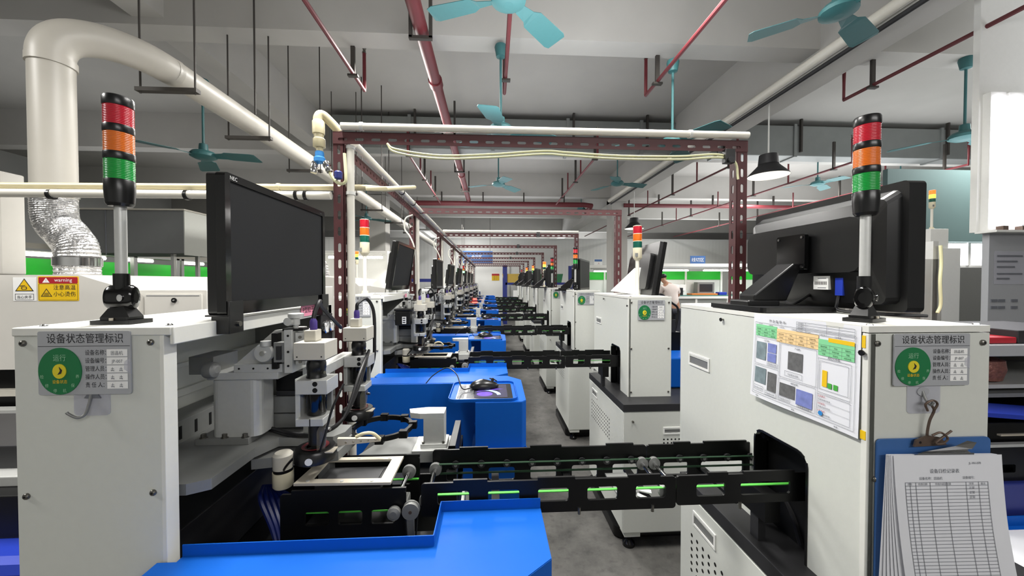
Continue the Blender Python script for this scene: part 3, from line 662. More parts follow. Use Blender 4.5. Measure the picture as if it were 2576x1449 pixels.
# adhesive hook
t = thing('adhesive_hook', 'clear adhesive square with empty grey wire hook under the green dial sign', 'hook', (-.745, .734, 1.29))
MB().plate(rrect(-.781, -.717, 1.268, 1.326, .008), [], (0, .7335, 0), X_, Z_, .0012, 'clear').build('pad', t)
MB().plate([(-.762 + .03 * i / 8, 1.301 + .014 * math.sin(PI * i / 8)) for i in range(9)], [], (0, .732, 0), X_, Z_, .003, 'inkgrey').tube([(-.749, .7325, 1.308), (-.749, .728, 1.29), (-.75, .722, 1.274), (-.757, .716, 1.2705), (-.768, .713, 1.278), (-.771, .712, 1.282)], .0024, 'alud', 8).build('hook', t)

# ---------------------------------------------------------------- signal towers
def make_tower(kind, lit=None):
    """kind black: 70 mm stack on a jointed foot; cream: old style; heights measured above the machine top"""
    t = thing('signal_tower', '', 'signal light', (0, 0, 0), kind + ' signal towers')
    L = dict(red='red', amber='amber', green='greenl')
    if kind == 'black':
        MB().plate(rrect(-.06, .06, -.04, .04, .008), [], (0, 0, .008), X_, Y_, .008, 'blackp').plate(rrect(-.04, .04, -.03, .03, .006), [], (0, 0, .014), X_, Y_, .006, 'blackp').cyl((0, -.034, .008), (0, -.034, .013), .005, 'tan', 8).build('foot_plate', t, bevel=.001)
        b = MB().add([(x, y, z) for z, hx, hy in ((.014, .042, .024), (.038, .018, .016)) for x, y in ((-hx, -hy), (hx, -hy), (hx, hy), (-hx, hy))], [(0, 1, 5, 4), (1, 2, 6, 5), (2, 3, 7, 6), (3, 0, 4, 7), (4, 5, 6, 7)], 'blackp')
        b.lathe([(.012, -.036), (.022, -.034), (.026, -.026), (.026, .026), (.022, .034), (.012, .036)], (0, 0, .053), 'blackg', (.85, .2, 0), 22).lathe([(.006, 0), (.007, .005), (.003, .006)], (.018, -.024, .053), 'chrome', (.2, -.95, 0), 12).lathe([(.017, .06), (.0195, .07), (.0195, .102)], (0, 0, 0), 'blackp', seg=20)
        b.build('joint', t)
        MB().lathe([(.0145, .1), (.0145, .25)], (0, 0, 0), 'alu', seg=20).build('pole', t)
        z = .238
        MB().lathe([(.027, z), (.033, z + .006), (.0355, z + .03), (.0355, z + .052), (.034, z + .054)], (0, 0, 0), 'blackp', seg=32).build('housing', t)
        for q in (.093, .147): MB().lathe([(.0355, z + q), (.0365, z + q + .002), (.0365, z + q + .013), (.0355, z + q + .015)], (0, 0, 0), 'blackp', seg=32).build('collar', t)
        MB().lathe([(.0355, z + .2), (.0365, z + .202), (.0365, z + .216), (.034, z + .22), (.01, z + .222)], (0, 0, 0), 'blackp', seg=32).build('cap', t)
        for z0, z1, c in ((.053, .094, 'green'), (.108, .149, 'amber'), (.161, .201, 'red')):
            pr = [(.0345, z + z0)]; n = 12
            for i in range(n):
                q = z + z0 + (z1 - z0) * (i + .5) / n; pr += [(.0345, q - .0009), (.0352, q), (.0345, q + .0009)]
            pr += [(.0345, z + z1)]
            MB().lathe(pr, (0, 0, 0), lit[c] if lit and c in lit else L[c], seg=32).build('lens_' + c, t)
    else:
        MB().lathe([(.05, 0), (.05, .006), (.034, .01), (.02, .014), (.018, .03)], (0, 0, 0), 'cream', seg=24).build('foot_plate', t)
        MB().lathe([(.0115, .012), (.0115, .26)], (0, 0, 0), 'pvc', seg=18).build('pole', t)
        z = .25
        MB().lathe([(.014, z - .01), (.024, z + .002), (.0275, z + .008), (.0275, z + .068)], (0, 0, 0), 'cream', seg=28).box(-.024, -.008, -.0285, -.024, z + .012, z + .034, 'alud').build('housing', t)
        for q in (.106, .152): MB().lathe([(.027, z + q), (.028, z + q + .002), (.027, z + q + .004)], (0, 0, 0), 'cream', seg=28).build('collar', t)
        MB().lathe([(.027, z + .2), (.028, z + .203), (.02, z + .206)], (0, 0, 0), 'cream', seg=28).build('cap', t)
        for z0, z1, c, m in ((.068, .107, 'green', 'dgreen'), (.109, .153, 'amber', 'amber'), (.155, .201, 'red', 'red')):
            MB().lathe([(.0265, z + z0), (.027, z + z0 + .002), (.027, z + z1)], (0, 0, 0), lit[c] if lit and c in lit else m, seg=28).build('lens_' + c, t)
    return t
def put(o, x, y, z, label, rz=0, s=1.):
    o.location = (x, y, z); o['label'] = label; o.rotation_euler = (0, 0, rz)
    if s != 1.: o.scale = (s, s, s)
    return o
ZL, ZR = 1.434, 1.43
BS = (.66, .66, 1)
tb = make_tower('black'); tc = make_tower('cream'); tb.scale = BS
put(tb, -.755, .80, ZL, 'unlit black signal tower with red, amber and green lenses beside the monitor and white duct')
put(tc, -.752, .80 + P, ZL, 'cream signal tower with unlit lenses on the second inspection machine from the camera')
def again(o, x, y, z, label, rz=0): KIDS.clear(); return put(copy_tree(o), x, y, z, label, rz)
again(tb, -.755, .86 + 2 * P, ZL, 'unlit black signal tower on the third inspection machine from the camera')
tg = make_tower('black', dict(green='agrn')); ta = make_tower('black', dict(amber='aamb', red='ared')); tg.scale = BS; ta.scale = BS; tca = make_tower('cream', dict(amber='aamb', red='ared'))
put(tg, -.66, .8 + 4 * P, ZL, 'signal tower glowing green on the fifth inspection machine from the camera')
again(tg, -.72, .8 + 3 * P, ZL + .02, 'signal tower glowing green behind the tilted screen of the fourth inspection machine')
again(tg, -.6, .8 + 5 * P, ZL - .02, 'signal tower glowing green on the sixth inspection machine from the camera')

# ---------------------------------------------------------------- desktop monitors over the inspection machines
def make_monitor(tilt, kind):
    """screen looks along +X; origin at the middle of the lower edge"""
    t = thing('desktop_monitor', '', 'monitor', (0, 0, 0), 'monitors on the inspection machines')
    Wd, Hd = .488, .318
    def fr(b, m): return b
    b = MB().plate(rrect(-Wd / 2, Wd / 2, 0, Hd, .008), [rrect(-Wd / 2 + .017, Wd / 2 - .017, .030, Hd - .017, .001, 1)], (0, 0, 0), (0, 1, 0), Z_, .02, 'blackg')
    b.plate(rrect(-Wd / 2 + .001, Wd / 2 - .001, .001, Hd - .001, .008), [], (-.02, 0, 0), (0, 1, 0), Z_, .02, 'blackp')
    if kind == 0: b.text('NEC', .0125, (0, 0, 0), Y_, Z_, -Wd / 2 + .028, Hd - .0135, 'paperw', .0005); b.text('MultiSync', .004, (0, 0, 0), Y_, Z_, Wd / 2 - .03, Hd - .011, 'inkgrey', .0005)
    b.build('bezel', t, bevel=.002)
    MB().box(-.02, -.004, -Wd / 2 + .014, Wd / 2 - .014, .027, Hd - .014, 'screen').build('screen', t)
    b = MB().plate(rrect(-.19, .19, .035, .25, .02), [], (-.04, 0, 0), Y_, Z_, .022, 'blackp')
    for k in range(14): b.box(-.0605, -.045, -.1905, -.186, .06 + .011 * k, .064 + .011 * k, 'black')
    b.build('rear_cover', t, bevel=.006)
    if kind == 0:
        for y in (-.226, .225):
            b = MB().box(-.045, .006, y - .02, y + .022, -.002, .002, 'blackp').box(.003, .008, y - .02, y + .026, -.04, .032, 'blackp').box(-.03, .008, y - .022, y - .019, -.04, .0, 'blackp').cyl((.008, y + .008, -.02), (.013, y + .008, -.02), .006, 'screw', 10).build('bracket', t, bevel=.001)
    elif kind == 1:
        b = MB().plate([(-.02, .0), (-.19, 0), (-.03, .21), (-.015, .21)], [], (0, -.06, 0), X_, Z_, .004, 'white2').plate([(-.02, .0), (-.19, 0), (-.03, .21), (-.015, .21)], [], (0, .06, 0), X_, Z_, .004, 'white2').add([(-.19, -.06, 0), (-.19, .06, 0), (-.03, .06, .21), (-.03, -.06, .21)], [(0, 1, 2, 3)], 'white2').box(-.19, 0, -.06, .06, -.004, 0, 'white2').build('stand', t)
    else:
        MB().box(-.10, -.06, -.03, .03, 0, .16, 'blackp').box(-.16, .03, -.12, .12, 0, .008, 'blackp').build('stand', t)
    return t
m0 = make_monitor(0, 0); put(m0, -.583, 1.092, 1.444, 'black widescreen monitor with white maker lettering, bracketed above the microscope camera')
m1 = make_monitor(0, 1); m1.scale = (1, .95, 1); m1.location = (-.63, 2.62, 1.462); m1.rotation_euler = (0, math.radians(9), math.radians(-1)); m1['label'] = 'black tilted monitor with white gusset stand next to the cream signal tower'
m2 = make_monitor(0, 2); put(m2, -.565, 4.15, 1.44, 'black upright monitor on the third inspection machine from the camera', math.radians(-1))
for k in range(3, 8):
    KIDS.clear(); o = copy_tree(m1); o.location = (-.6, 2.62 + P * (k - 1), 1.45); o.rotation_euler = (0, math.radians(6), math.radians(-2)); o['label'] = 'black tilted monitor on the %s inspection machine from the camera' % ORD[k]
for m in [q for q in bpy.data.objects if q.name.startswith('desktop_monitor') and q.location.y > 2]: pass
# mouse and mouse pad
def make_mouse():
    t = thing('computer_mouse', '', 'mouse', (0, 0, 0), 'mice on the blue shelves')
    vs = []; fs = []; n = 14; rows = 9
    for j in range(rows):
        s_ = j / (rows - 1); hgt = (1 - s_ ** 2.2) * .034; wd = 1 - .25 * s_ ** 2
        for i in range(n):
            a = 2 * PI * i / n; q = max(.02, math.sqrt(max(0, 1 - s_ ** 2.6)))
            vs.append((.057 * math.cos(a) * q, .031 * math.sin(a) * q * (1 - .12 * math.cos(a)), .034 * s_ * (1 - .25 * max(0, math.cos(a)))))
    for j in range(rows - 1):
        for i in range(n): fs.append((j * n + i, j * n + (i + 1) % n, (j + 1) * n + (i + 1) % n, (j + 1) * n + i))
    fs.append(tuple(range((rows - 1) * n, rows * n))); fs.append(tuple(range(n))[::-1])
    MB().add(vs, fs, 'blackp', True).build('shell', t, subd=1)
    MB().tube([(.02, 0, .034), (.035, 0, .03), (.048, 0, .022)], .0025, 'dark', 6).lathe([(.006, -.003), (.007, 0), (.006, .003)], (.032, 0, .0285), 'dark', Y_, 12).build('scroll_wheel', t)
    MB().tube([(-.05, -.01, .006), (-.085, -.015, .008), (-.10, .03, .05), (-.13, .1, .06), (-.18, .12, .03), (-.21, .115, .0)], .0022, 'cable', 6).build('cord', t)
    return t
mo = make_mouse(); put(mo, -.03, 1.55, 1.0735, 'black corded mouse on the printed pad nearest the camera', math.radians(12), 1.12)
for k in range(1, 5): KIDS.clear(); put(copy_tree(mo), -.05, 1.55 + P * k, 1.0735, 'black mouse on the blue shelf of the %s inspection machine from the camera' % ORD[k], math.radians(8), 1.12)
def make_pad():
    t = thing('mouse_pad', '', 'mouse pad', (0, 0, 0), 'printed mouse pads')
    b = MB().plate(rrect(-.115, .105, -.105, .10, .006), [], (0, 0, .003), X_, Y_, .003, 'blackp').build('base', t)
    b = MB().plate(rrect(-.045, .085, -.09, .085, .004), [], (0, 0, .0036), X_, Y_, .0006, 'padart').poly((0, 0, .0036), X_, Y_, [(-.03 + .09 * math.cos(a), -.055 + .075 * math.sin(a)) for a in (.0, .3, .6, .9, 1.2, 1.5)] + [(-.045 + .09 * math.cos(a), -.062 + .072 * math.sin(a)) for a in (1.5, 1.2, .9, .6, .3, 0)], 'artw', .0003).poly((0, 0, .0036), X_, Y_, circ(-.005, -.045, .032, 18, .9), 'artp', .0002).poly((0, 0, .0036), X_, Y_, [(-.04, -.02), (.0, .0), (.075, .02), (.02, .03), (-.03, .01)], 'artp', .0002).build('print', t)
    b = MB()
    for sx in (-.098, -.062):
        for k in range(12): b.quad((0, 0, .003), X_, Y_, sx - .013, sx + .013, -.09 + .015 * k, -.083 + .015 * k, 'inkgrey', .0005)
    b.build('key_chart', t); return t
mp = make_pad(); put(mp, -.022, 1.515, 1.068, 'black mouse pad printed with purple planet art, nearest the camera')
for k in range(1, 5): KIDS.clear(); put(copy_tree(mp), -.022, 1.515 + P * k, 1.068, 'printed mouse pad on the blue shelf of the %s inspection machine from the camera' % ORD[k])
# pink tape label on the top beam
b = MB().plate(rrect(1.2, 1.29, -.02, .02, .001, 1), [], (-.598, 0, 1.428), Y_, Z_, .0015, 'pink')
b.text('P型粒子', .021, (-.598, 0, 1.428), Y_, Z_, 1.245, -.008, 'ink', .0005)
tag(b.build('tape_label', loc=(-.598, 1.245, 1.428)), 'pink tape label with handwritten characters below the large monitor', 'label')
b = MB().plate(rrect(2.66, 2.71, -.012, .012, .001, 1), [], (-.61, 0, 1.42), Y_, Z_, .0015, 'pink'); tag(b.build('tape_label', loc=(-.61, 2.68, 1.42)), 'small pink tape label under the tilted monitor', 'label')
# ---------------------------------------------------------------- loader cabinet (the taller white row)
def pull_frame(name, parent, O, U, W, x0, x1, y0, y1):
    """recessed pull: raised rim round a dull hollow"""
    b = MB(); O = Vector(O); N = Vector(U).cross(Vector(W)).normalized(); q = .007
    b.plate([(x0, y0), (x1, y0), (x1, y1), (x0, y1)], [[(x0 + q, y0 + q), (x1 - q, y0 + q), (x1 - q, y1 - q), (x0 + q, y1 - q)]], O + N * .004, U, W, .005, 'white2')
    b.quad(O + N * .0008, U, W, x0 + q, x1 - q, y0 + q, y1 - q, 'alud', 0)
    b.plate([(x0 + q, y1 - q - .006), (x1 - q, y1 - q - .006), (x1 - q, y1 - q), (x0 + q, y1 - q)], [], O + N * .003, U, W, .003, 'white')
    return b.build(name, parent)
def make_loader_cabinet():
    t = thing('loader_cabinet', '', 'machine', (.76, .70, 0), 'white loader cabinets with conveyors')
    z0, z1, zt = .83, 1.415, 1.43
    MX = (0, -1, 0)
    # side panel with the conveyor opening (a = -Y)
    nr = [(-.842, z0)] + [(-.842 - .03 + .03 * math.cos(a), 1.07 + .03 * math.sin(a)) for a in (0, .4, .8, 1.2, PI / 2)] + [(-1.019 + .03 - .03 * math.sin(a), 1.07 + .03 * math.cos(a)) for a in (0, .4, .8, 1.2, PI / 2)] + [(-1.019, z0)]
    outer = [(-.70, z0), (-.70, z1), (-1.43, z1), (-1.43, z0)] + nr[::-1]
    b = MB().plate(outer, [], (.76, 0, 0), MX, Z_, .012, 'white')
    pr = None
    for k in range(9):
        a = PI / 2 * k / 8; p = (.82 - .06 * math.cos(a), 1.43 + .055 * math.sin(a))
        if pr: b.add([(pr[0], pr[1], z0), (p[0], p[1], z0), (p[0], p[1], z1), (pr[0], pr[1], z1)], [(3, 2, 1, 0)], 'white', True)
        pr = p
    b.box(.82, .915, 1.473, 1.485, z0, z1, 'white').box(.903, .915, 1.43, 1.473, z0, z1, 'white').box(.915, 1.02, 1.418, 1.43, z0, z1, 'white').box(1.01, 1.02, .712, 1.428, z0, z1, 'white')
    for y, z in ((.708, 1.375), (1.17, 1.395)): b.cyl((.761, y, z), (.752, y, z), .003, 'screw', 8).cyl((.752, y, z), (.749, y, z), .006, 'black', 8)
    b.build('side_panel', t)
    b = MB().box(.761, 1.02, .70, .712, z0, z1, 'white').box(.7565, .7615, .70, .712, z0, z1, 'top')
    for x in (.775, 1.003):
        for z in (1.395, .86, 1.12): screw(b, (x, .70, z), (0, -1, 0))
    b.build('front_panel', t, bevel=.001)
    arc = [(  .82 - .06 * math.cos(PI / 2 * k / 8), 1.43 + .055 * math.sin(PI / 2 * k / 8)) for k in range(9)]
    b = MB().prism(([(1.02, .70), (1.02, 1.43), (.915, 1.43), (.915, 1.485)] + arc[::-1] + [(.757, .70)]), z1 + .002, zt, 'top')
    for x, y in ((.775, .715), (1.01, .715), (.99, 1.3)): b.lathe([(.006, 0), (.005, .003)], (x, y, zt), 'chrome', seg=8)
    b.build('top_cover', t)
    rim = nr; b = MB()
    b.plate(nr, [[(q[0] * .94 + -.9305 * .06, (q[1] - z0) * .965 + z0 + (.0 if q[1] > z0 else -.0)) for q in nr]] if False else [], (.80, 0, 0), MX, Z_, .002, 'black')
    for p, q in zip(nr[:-1], nr[1:]): b.bar((.775, -p[0], p[1]), (.775, -q[0], q[1]), .034 if abs(p[0] - q[0]) > abs(p[1] - q[1]) else .006, .006 if abs(p[0] - q[0]) > abs(p[1] - q[1]) else .034, 'blackp')
    b.build('opening_liner', t)
    pull_frame('pull', t, (.76, 0, 0), MX, Z_, -1.375, -1.243, 1.203, 1.25)
    # lower cabinet
    x0, x1, y0, y1 = .685, 1.28, .57, 1.29
    b = MB().box(x0, x1, y0, y1, .10, .79, 'white').box(x0 - .003, x0, y0 + .01, y1 - .01, .105, .785, 'white')
    b.box(x0 - .002, x1, y0 - .003, y0, .105, .785, 'white')
    b.cyl((x0 + .05, y0 - .003, .735), (x0 + .05, y0 - .012, .735), .006, 'screw', 8)
    lc = b.build('lower_cabinet', t, bevel=.003)
    MB().box(x0 - .004, x1 + .002, y0 - .005, y1 + .002, .79, .832, 'dark').build('trim_strip', t, bevel=.002)
    pull_frame('pull', lc, (x0 - .003, 0, 0), MX, Z_, -1.2, -1.075, .70, .748)
    pull_frame('pull', lc, (0, y0 - .003, 0), X_, Z_, .91, 1.06, .66, .70)
    b = MB()
    for i in range(13):
        for j in range(6): b.poly((x0 - .0034, 0, 0), MX, Z_, circ(-1.21 + .033 * i, .655 - .024 * j, .0062, 8), 'black', 0)
    for i in range(7):
        for j in range(4): b.poly((0, y0 - .0034, 0), X_, Z_, circ(.915 + .022 * i, .63 - .02 * j, .005, 8), 'black', 0)
    b.build('vent_holes', lc)
    b = MB().box(x0 + .03, x1 - .03, y0 + .04, y1 - .03, .06, .10, 'black').prism(rrect(x0 - .015, x1 - .03, y0 + .09, y1 - .02, .05), .012, .07, 'black').box(x0 + .01, x0 + .1, y0 + .005, y0 + .08, .075, .10, 'white')
    for x in (x0 + .05, x1 - .06):
        for y in (y0 + .05, y1 - .06): b.cyl((x, y, .02), (x, y, .08), .012, 'black', 10).lathe([(.035, 0), (.035, .02), (.015, .04)], (x, y, 0), 'blackg', seg=16)
    b.build('base_frame', t)
    # inside the opening
    b = MB().box(.80, 1.0, .80, 1.06, .84, 1.10, 'black') if False else MB().box(.93, 1.0, .76, 1.3, .84, 1.2, 'black').box(.80, .9, 1.05, 1.2, .832, 1.0, 'black').box(.82, .86, .9, .94, .832, .96, 'dark').tube([(.80, .9, .84), (.80, .93, .9), (.81, .98, .93), (.84, 1.0, .84)], .008, 'cable', 8)
    b.build('drive_unit', t)
    return t
CAB = 8
lc = make_loader_cabinet(); lc['label'] = 'white loader cabinet closest to the camera, wearing instruction sheet and hanging clipboard'
for k in range(1, CAB):
    dup(lc, (.055 if k > 0 else 0, P * k, 0), 'white loader cabinet with vented lower door, %s from the camera in its row' % ORD[k])
# signs on the cabinets
KIDS.clear(); s = copy_tree(sg); s.scale = (.916, 1, .94); s.location = (.888, .6975, 1.362); s['label'] = 'grey equipment status sign with green dial above the hanging clipboard'
for k in range(1, 4):
    KIDS.clear(); s = copy_tree(sg); s.location = (.95 - (.0 if k == 1 else .02), .6975 + P * k, 1.35); s['label'] = 'equipment status sign with green dial on the %s loader cabinet from the camera' % ORD[k]

# ---------------------------------------------------------------- link conveyor between both rows
def make_conveyor():
    t = thing('link_conveyor', '', 'conveyor', (.3, .95, .97), 'black link conveyors')
    zb, zt = .968, 1.046
    def rail(y, name, xs, top, w0=.994, w1=1.026):
        for a, c, zl, wins in xs:
            hs = [rrect(u, v, w0, w1, .007) for u, v in wins]
            b = MB().plate(rrect(a, c, zl, zt, .008), hs, (0, y, 0), X_, Z_, .006, 'black')
            for u, v in top: 
                if u >= a and v <= c: b.box(u, v, y, y + .006, zt, zt + .006, 'black')
            b.build(name, t)
    wl = [(-.127 + .119 * k, -.127 + .119 * k + .074) for k in range(5)]
    wr = [(.50, .573), (.612, .74)]
    tabs = [(-.09, -.01), (.11, .2), (.33, .41), (.53, .58), (.62, .75)]
    rail(.868, 'side_rail', ((-.165, .448, zb, wl), (.450, .86, zb + .006, wr)), tabs)
    rail(1.04, 'side_rail', ((-.165, .448, .945, wl), (.450, .86, .95, wr)), tabs, .957, .993)
    b = MB()
    for y, bm in ((.881, 'green_belt'), (1.028, 'belt_shaded')):
        b = MB()
        for z in (1.012, .986): b.box(-.16, .86, y - .004, y + .004, z - .001, z + .001, bm)
        b.build('belt', t)
    for k in range(13):
        x = -.10 + .0715 * k
        if k in (8,): continue
        MB().lathe([(.003, 0), (.0085, .001), (.0085, .007), (.011, .008), (.011, .010)], (x, 1.0395, 1.008), 'dark', (0, -1, 0), 14).cyl((x, 1.029, 1.008), (x, 1.027, 1.008), .005, 'alud', 10).build('idler', t)
    for x in (-.155, .43, .465):
        b = MB().cyl((x, .876, .999), (x, 1.036, .999), .0055, 'chrome', 12)
        for y in (.878, 1.022): b.lathe([(.008, 0), (.017, .001), (.017, .012), (.011, .014)], (x, y, .999), 'alud', Y_, 18)
        b.build('drive_shaft', t)
    MB().lathe([(.004, -.001), (.019, 0), (.0195, .004), (.017, .005), (.017, .012), (.0195, .013), (.0195, .016)], (-.185, .845, .994), 'alud', Y_, 24).cyl((-.185, .8439, .994), (-.185, .843, .994), .004, 'wire', 8).build('pulley', t)
    b = MB().bar((-.199, .853, .99), (-.192, .853, .88), .008, .003, 'black').bar((-.17, .853, .99), (-.178, .853, .88), .008, .003, 'black').build('drive_belt', t)
    b = MB().box(-.21, -.12, .85, .92, .80, .90, 'black').lathe([(.024, 0), (.026, .004), (.026, .03)], (-.165, .82, .86), 'dark', Y_, 18).box(-.2, -.18, .862, .87, .9, .97, 'alud').build('drive_motor', t, bevel=.002)
    for x in (.0, .2, .38, .6): MB().box(x, x + .02, .87, 1.04, zb + .004, zb + .012, 'black').cyl((x + .01, .868, zb - .006), (x + .01, .868, zb + .01), .004, 'screw', 8).build('cross_brace', t)
    MB().box(.32, .40, .89, 1.02, .974, .978, 'alud').plate([(.37, 0), (.405, -.02), (.40, -.035), (.36, -.012)], [], (0, .93, .99), X_, Y_, .003, 'alu').bar((.365, .90, .985), (.40, .885, .975), .014, .003, 'alu').build('sensor_clip', t)
    MB().box(.70, .74, .90, 1.0, .90, .97, 'black').box(.705, .725, .93, .96, .832, .9, 'dark').build('support_bracket', t)
    return t
cv = make_conveyor(); cv['label'] = 'black link conveyor with green belt closest to the camera, leading into the cabinet opening'
for k in range(1, 8):
    dup(cv, (.02, P * k, 0), 'black link conveyor, %s from the camera, spanning the aisle' % ORD[k])

# ---------------------------------------------------------------- slotted steel portals
def slots(a, c, step, hl, y, hh, off=.02):
    o = []; x = a + off
    while x + hl < c - .01: o.append(rrect(x, x + hl, y - hh, y + hh, hh * .9, 2)); x += step
    return o
def make_portal():
    t = thing('steel_portal', '', 'frame', (.23, 1.45, 0), 'slotted steel portals')
    for x, sg_ in ((-.60, 1), (1.035, -1)):
        w_ = .042
        b = MB().plate([(0, 0), (w_, 0), (w_, 2.09), (0, 2.09)], [[(q, p) for p, q in h] for h in slots(.0, 2.08, .062, .034, w_ * .5, .006)], (x - (0 if sg_ > 0 else w_), 1.45, 0), X_, Z_, .003, 'maroon')
        b.plate([(0, 0), (w_, 0), (w_, 2.09), (0, 2.09)], [[(q, p) for p, q in h] for h in slots(.0, 2.08, .062, .034, w_ * .5, .006)], (x + (w_ if sg_ > 0 else -w_) - .0015, 1.45, 0), Y_, Z_, .003, 'maroon')
        b.box(x - .04, x + .04, 1.44, 1.5, 0, .005, 'maroon')
        b.build('post', t)
    L = 1.635
    b = MB().plate([(0, 0), (L, 0), (L, .045), (0, .045)], slots(0, L, .062, .034, .017, .0055), (-.60, 1.447, 2.043), X_, Z_, .003, 'maroon')
    b.plate([(0, 0), (L, 0), (L, .042), (0, .042)], slots(0, L, .062, .034, .021, .006), (-.60, 1.447, 2.088), X_, Y_, .003, 'maroon')
    b.build('crossbar', t)
    return t
po = make_portal(); po['label'] = 'first maroon slotted steel portal over the aisle, carrying a white pipe along its crossbar'
for k in range(1, 9):
    q = dup(po, (-.015, P * k, 0), '%s maroon slotted steel portal over the aisle counted from the camera' % ORD[k]); q.scale = (1.02, 1, 1)
# slotted rails from portal to portal
def make_rail():
    t = thing('slotted_rail', '', 'rail', (-.60, 1.45, 2.05), 'slotted rails between portals')
    L = P - .006
    b = MB().plate([(0, 0), (L, 0), (L, .042), (0, .042)], slots(0, L, .045, .02, .021, .006), (-.557, 1.452, 2.0), Y_, Z_, .003, 'maroon')
    b.plate([(0, 0), (.042, 0), (.042, L), (0, L)], [], (-.600, 1.452, 2.042), X_, Y_, .003, 'maroon').build('angle', t)
    return t
ra = make_rail(); ra['label'] = 'slotted maroon rail running from the first portal to the second'
for k in range(1, 8): dup(ra, (0, P * k, 0), 'slotted maroon rail running from the %s portal to the %s' % (ORD[k], ORD[k + 1]))
# pvc pipework
def pipe(name, label, cat, pts, r, m, group=None, sm=False, ties=(), tm='tie'):
    t = thing(name, label, cat, pts[0], group)
    MB().tube(pts, r, m, 12, sm=sm).build('pipe', t)
    for p, ax in ties: MB().lathe([(r * 1.02, -.006), (r * 1.22, -.006), (r * 1.22, .006), (r * 1.02, .006)], p, tm, ax, 14).build('clip', t)
    return t
pipe('water_pipe', 'white pipe lying along the crossbar of the first portal', 'pipe', [(-.565, 1.44, 2.106), (1.03, 1.44, 2.106)], .0135, 'pvc', 'white pipes', ties=[((-.49, 1.44, 2.106), X_), ((.79, 1.44, 2.106), X_)])
pipe('water_pipe', 'white pipe running along the slotted rails towards the far door', 'pipe', [(-.54, 1.5, 2.062), (-.54, 13.0, 2.062)], .0155, 'pvc', 'white pipes', ties=[((-.54, 2.28, 2.062), Y_), ((-.54, 2.6, 2.062), Y_)], tm='blackp')
pipe('water_pipe', 'white pipe standing along the first portal post', 'pipe', [(-.543, 1.47, 2.03), (-.543, 1.47, .8)], .0145, 'pvc', 'white pipes', ties=[((-.543, 1.47, 2.036), Z_), ((-.543, 1.47, 1.86), Z_)])
pipe('water_pipe', 'white pipe running crosswise in front of the white duct, lower of two', 'pipe', [(-3.4, 1.5, 1.845), (-.63, 1.5, 1.858)], .016, 'pvc', 'white pipes', ties=[((-1.66, 1.5, 1.849), X_), ((-1.17, 1.5, 1.853), X_), ((-.76, 1.5, 1.857), X_), ((-.725, 1.5, 1.857), X_)], tm='blackp')
pipe('water_pipe', 'cream pipe running crosswise in front of the white duct, upper of two', 'pipe', [(-3.4, 1.52, 1.872), (-.50, 1.52, 1.896), (-.45, 1.6, 1.91), (-.47, 2.3, 2.095)], .0125, 'pvcc', 'white pipes', ties=[((-.84, 1.52, 1.893), X_)], tm='pvcc')
for k in range(1, 8):
    pipe('water_pipe', 'white pipe standing along the %s portal post' % ORD[k], 'pipe', [(-.573, 1.47 + P * k, 2.03), (-.573, 1.47 + P * k, .8)], .0145, 'pvc', 'white pipes')
    t = thing('air_hose', 'white air hose looping at the head of the %s portal post' % ORD[k], 'hose', (-.6, 1.45 + P * k, 2), 'air hoses at portal heads')
    y = 1.43 + P * k
    MB().tube([(-.6, y, 2.03), (-.655, y, 2.0), (-.66, y, 1.92), (-.62, y, 1.86), (-.585, y, 1.75), (-.58, y, 1.5)], .006, 'wcable', 7).build('hose', t)
    MB().lathe([(.008, 0), (.011, .01), (.008, .03), (.011, .035)], (-.625, y - .01, 1.96), 'screw', (.3, 0, -1), 10).build('coupler', t)
pipe('water_pipe', 'white pipe along the crossbar of the third portal', 'pipe', [(-.56, 1.44 + 2 * P, 2.106), (1.03, 1.44 + 2 * P, 2.106)], .0135, 'pvc', 'white pipes')
# cream elbow with blue valve
t = thing('air_valve', 'cream pipe elbow with blue valve and brass couplers at the first portal head', 'valve', (-.64, 1.43, 2.0))
MB().tube([(-.585, 1.47, 2.095), (-.60, 1.46, 2.115), (-.632, 1.44, 2.145), (-.645, 1.43, 2.13), (-.643, 1.428, 2.08), (-.641, 1.428, 2.02)], .017, 'pvcc', 14).lathe([(.021, 2.07), (.0215, 2.08), (.0215, 2.115), (.018, 2.12)], (-.643, 1.428, 0), 'pvcc', seg=18).lathe([(.02, 2.02), (.0215, 2.022), (.0215, 2.05), (.018, 2.054)], (-.641, 1.428, 0), 'pvcc', seg=18).build('elbow', t)
MB().lathe([(.012, 2.0), (.012, 2.025)], (-.640, 1.428, 0), 'pvcc', seg=14).lathe([(.014, 2.005), (.016, 1.998), (.016, 1.985), (.02, 1.98), (.02, 1.966), (.012, 1.962)], (-.64, 1.428, 0), 'icon', seg=18).build('valve_body', t)
for dx, a in ((-.014, -.12), (.02, .5)):
    MB().lathe([(.009, 0), (.012, .004), (.012, .012), (.014, .014), (.014, .022), (.01, .024), (.013, .034), (.011, .044)], (-.64 + dx, 1.425, 1.967), 'chrome', (a, -.1, -1), 14).build('coupler', t)
t = thing('air_hose', 'clear hose with dark knob hanging below the blue valve', 'hose', (-.6, 1.42, 1.92))
MB().tube([(-.60, 1.42, 1.925), (-.585, 1.42, 1.90), (-.565, 1.42, 1.885), (-.545, 1.42, 1.89), (-.542, 1.42, 1.915), (-.55, 1.43, 2.0)], .006, 'ycable', 8).build('hose', t)
MB().lathe([(.008, 0), (.014, .003), (.015, .025), (.01, .03)], (-.565, 1.41, 1.898), 'navy', Z_, 14).build('knob', t)
t = thing('cable', 'pair of cream cables sagging under the first portal crossbar', 'cable', (0, 1.43, 2.03))
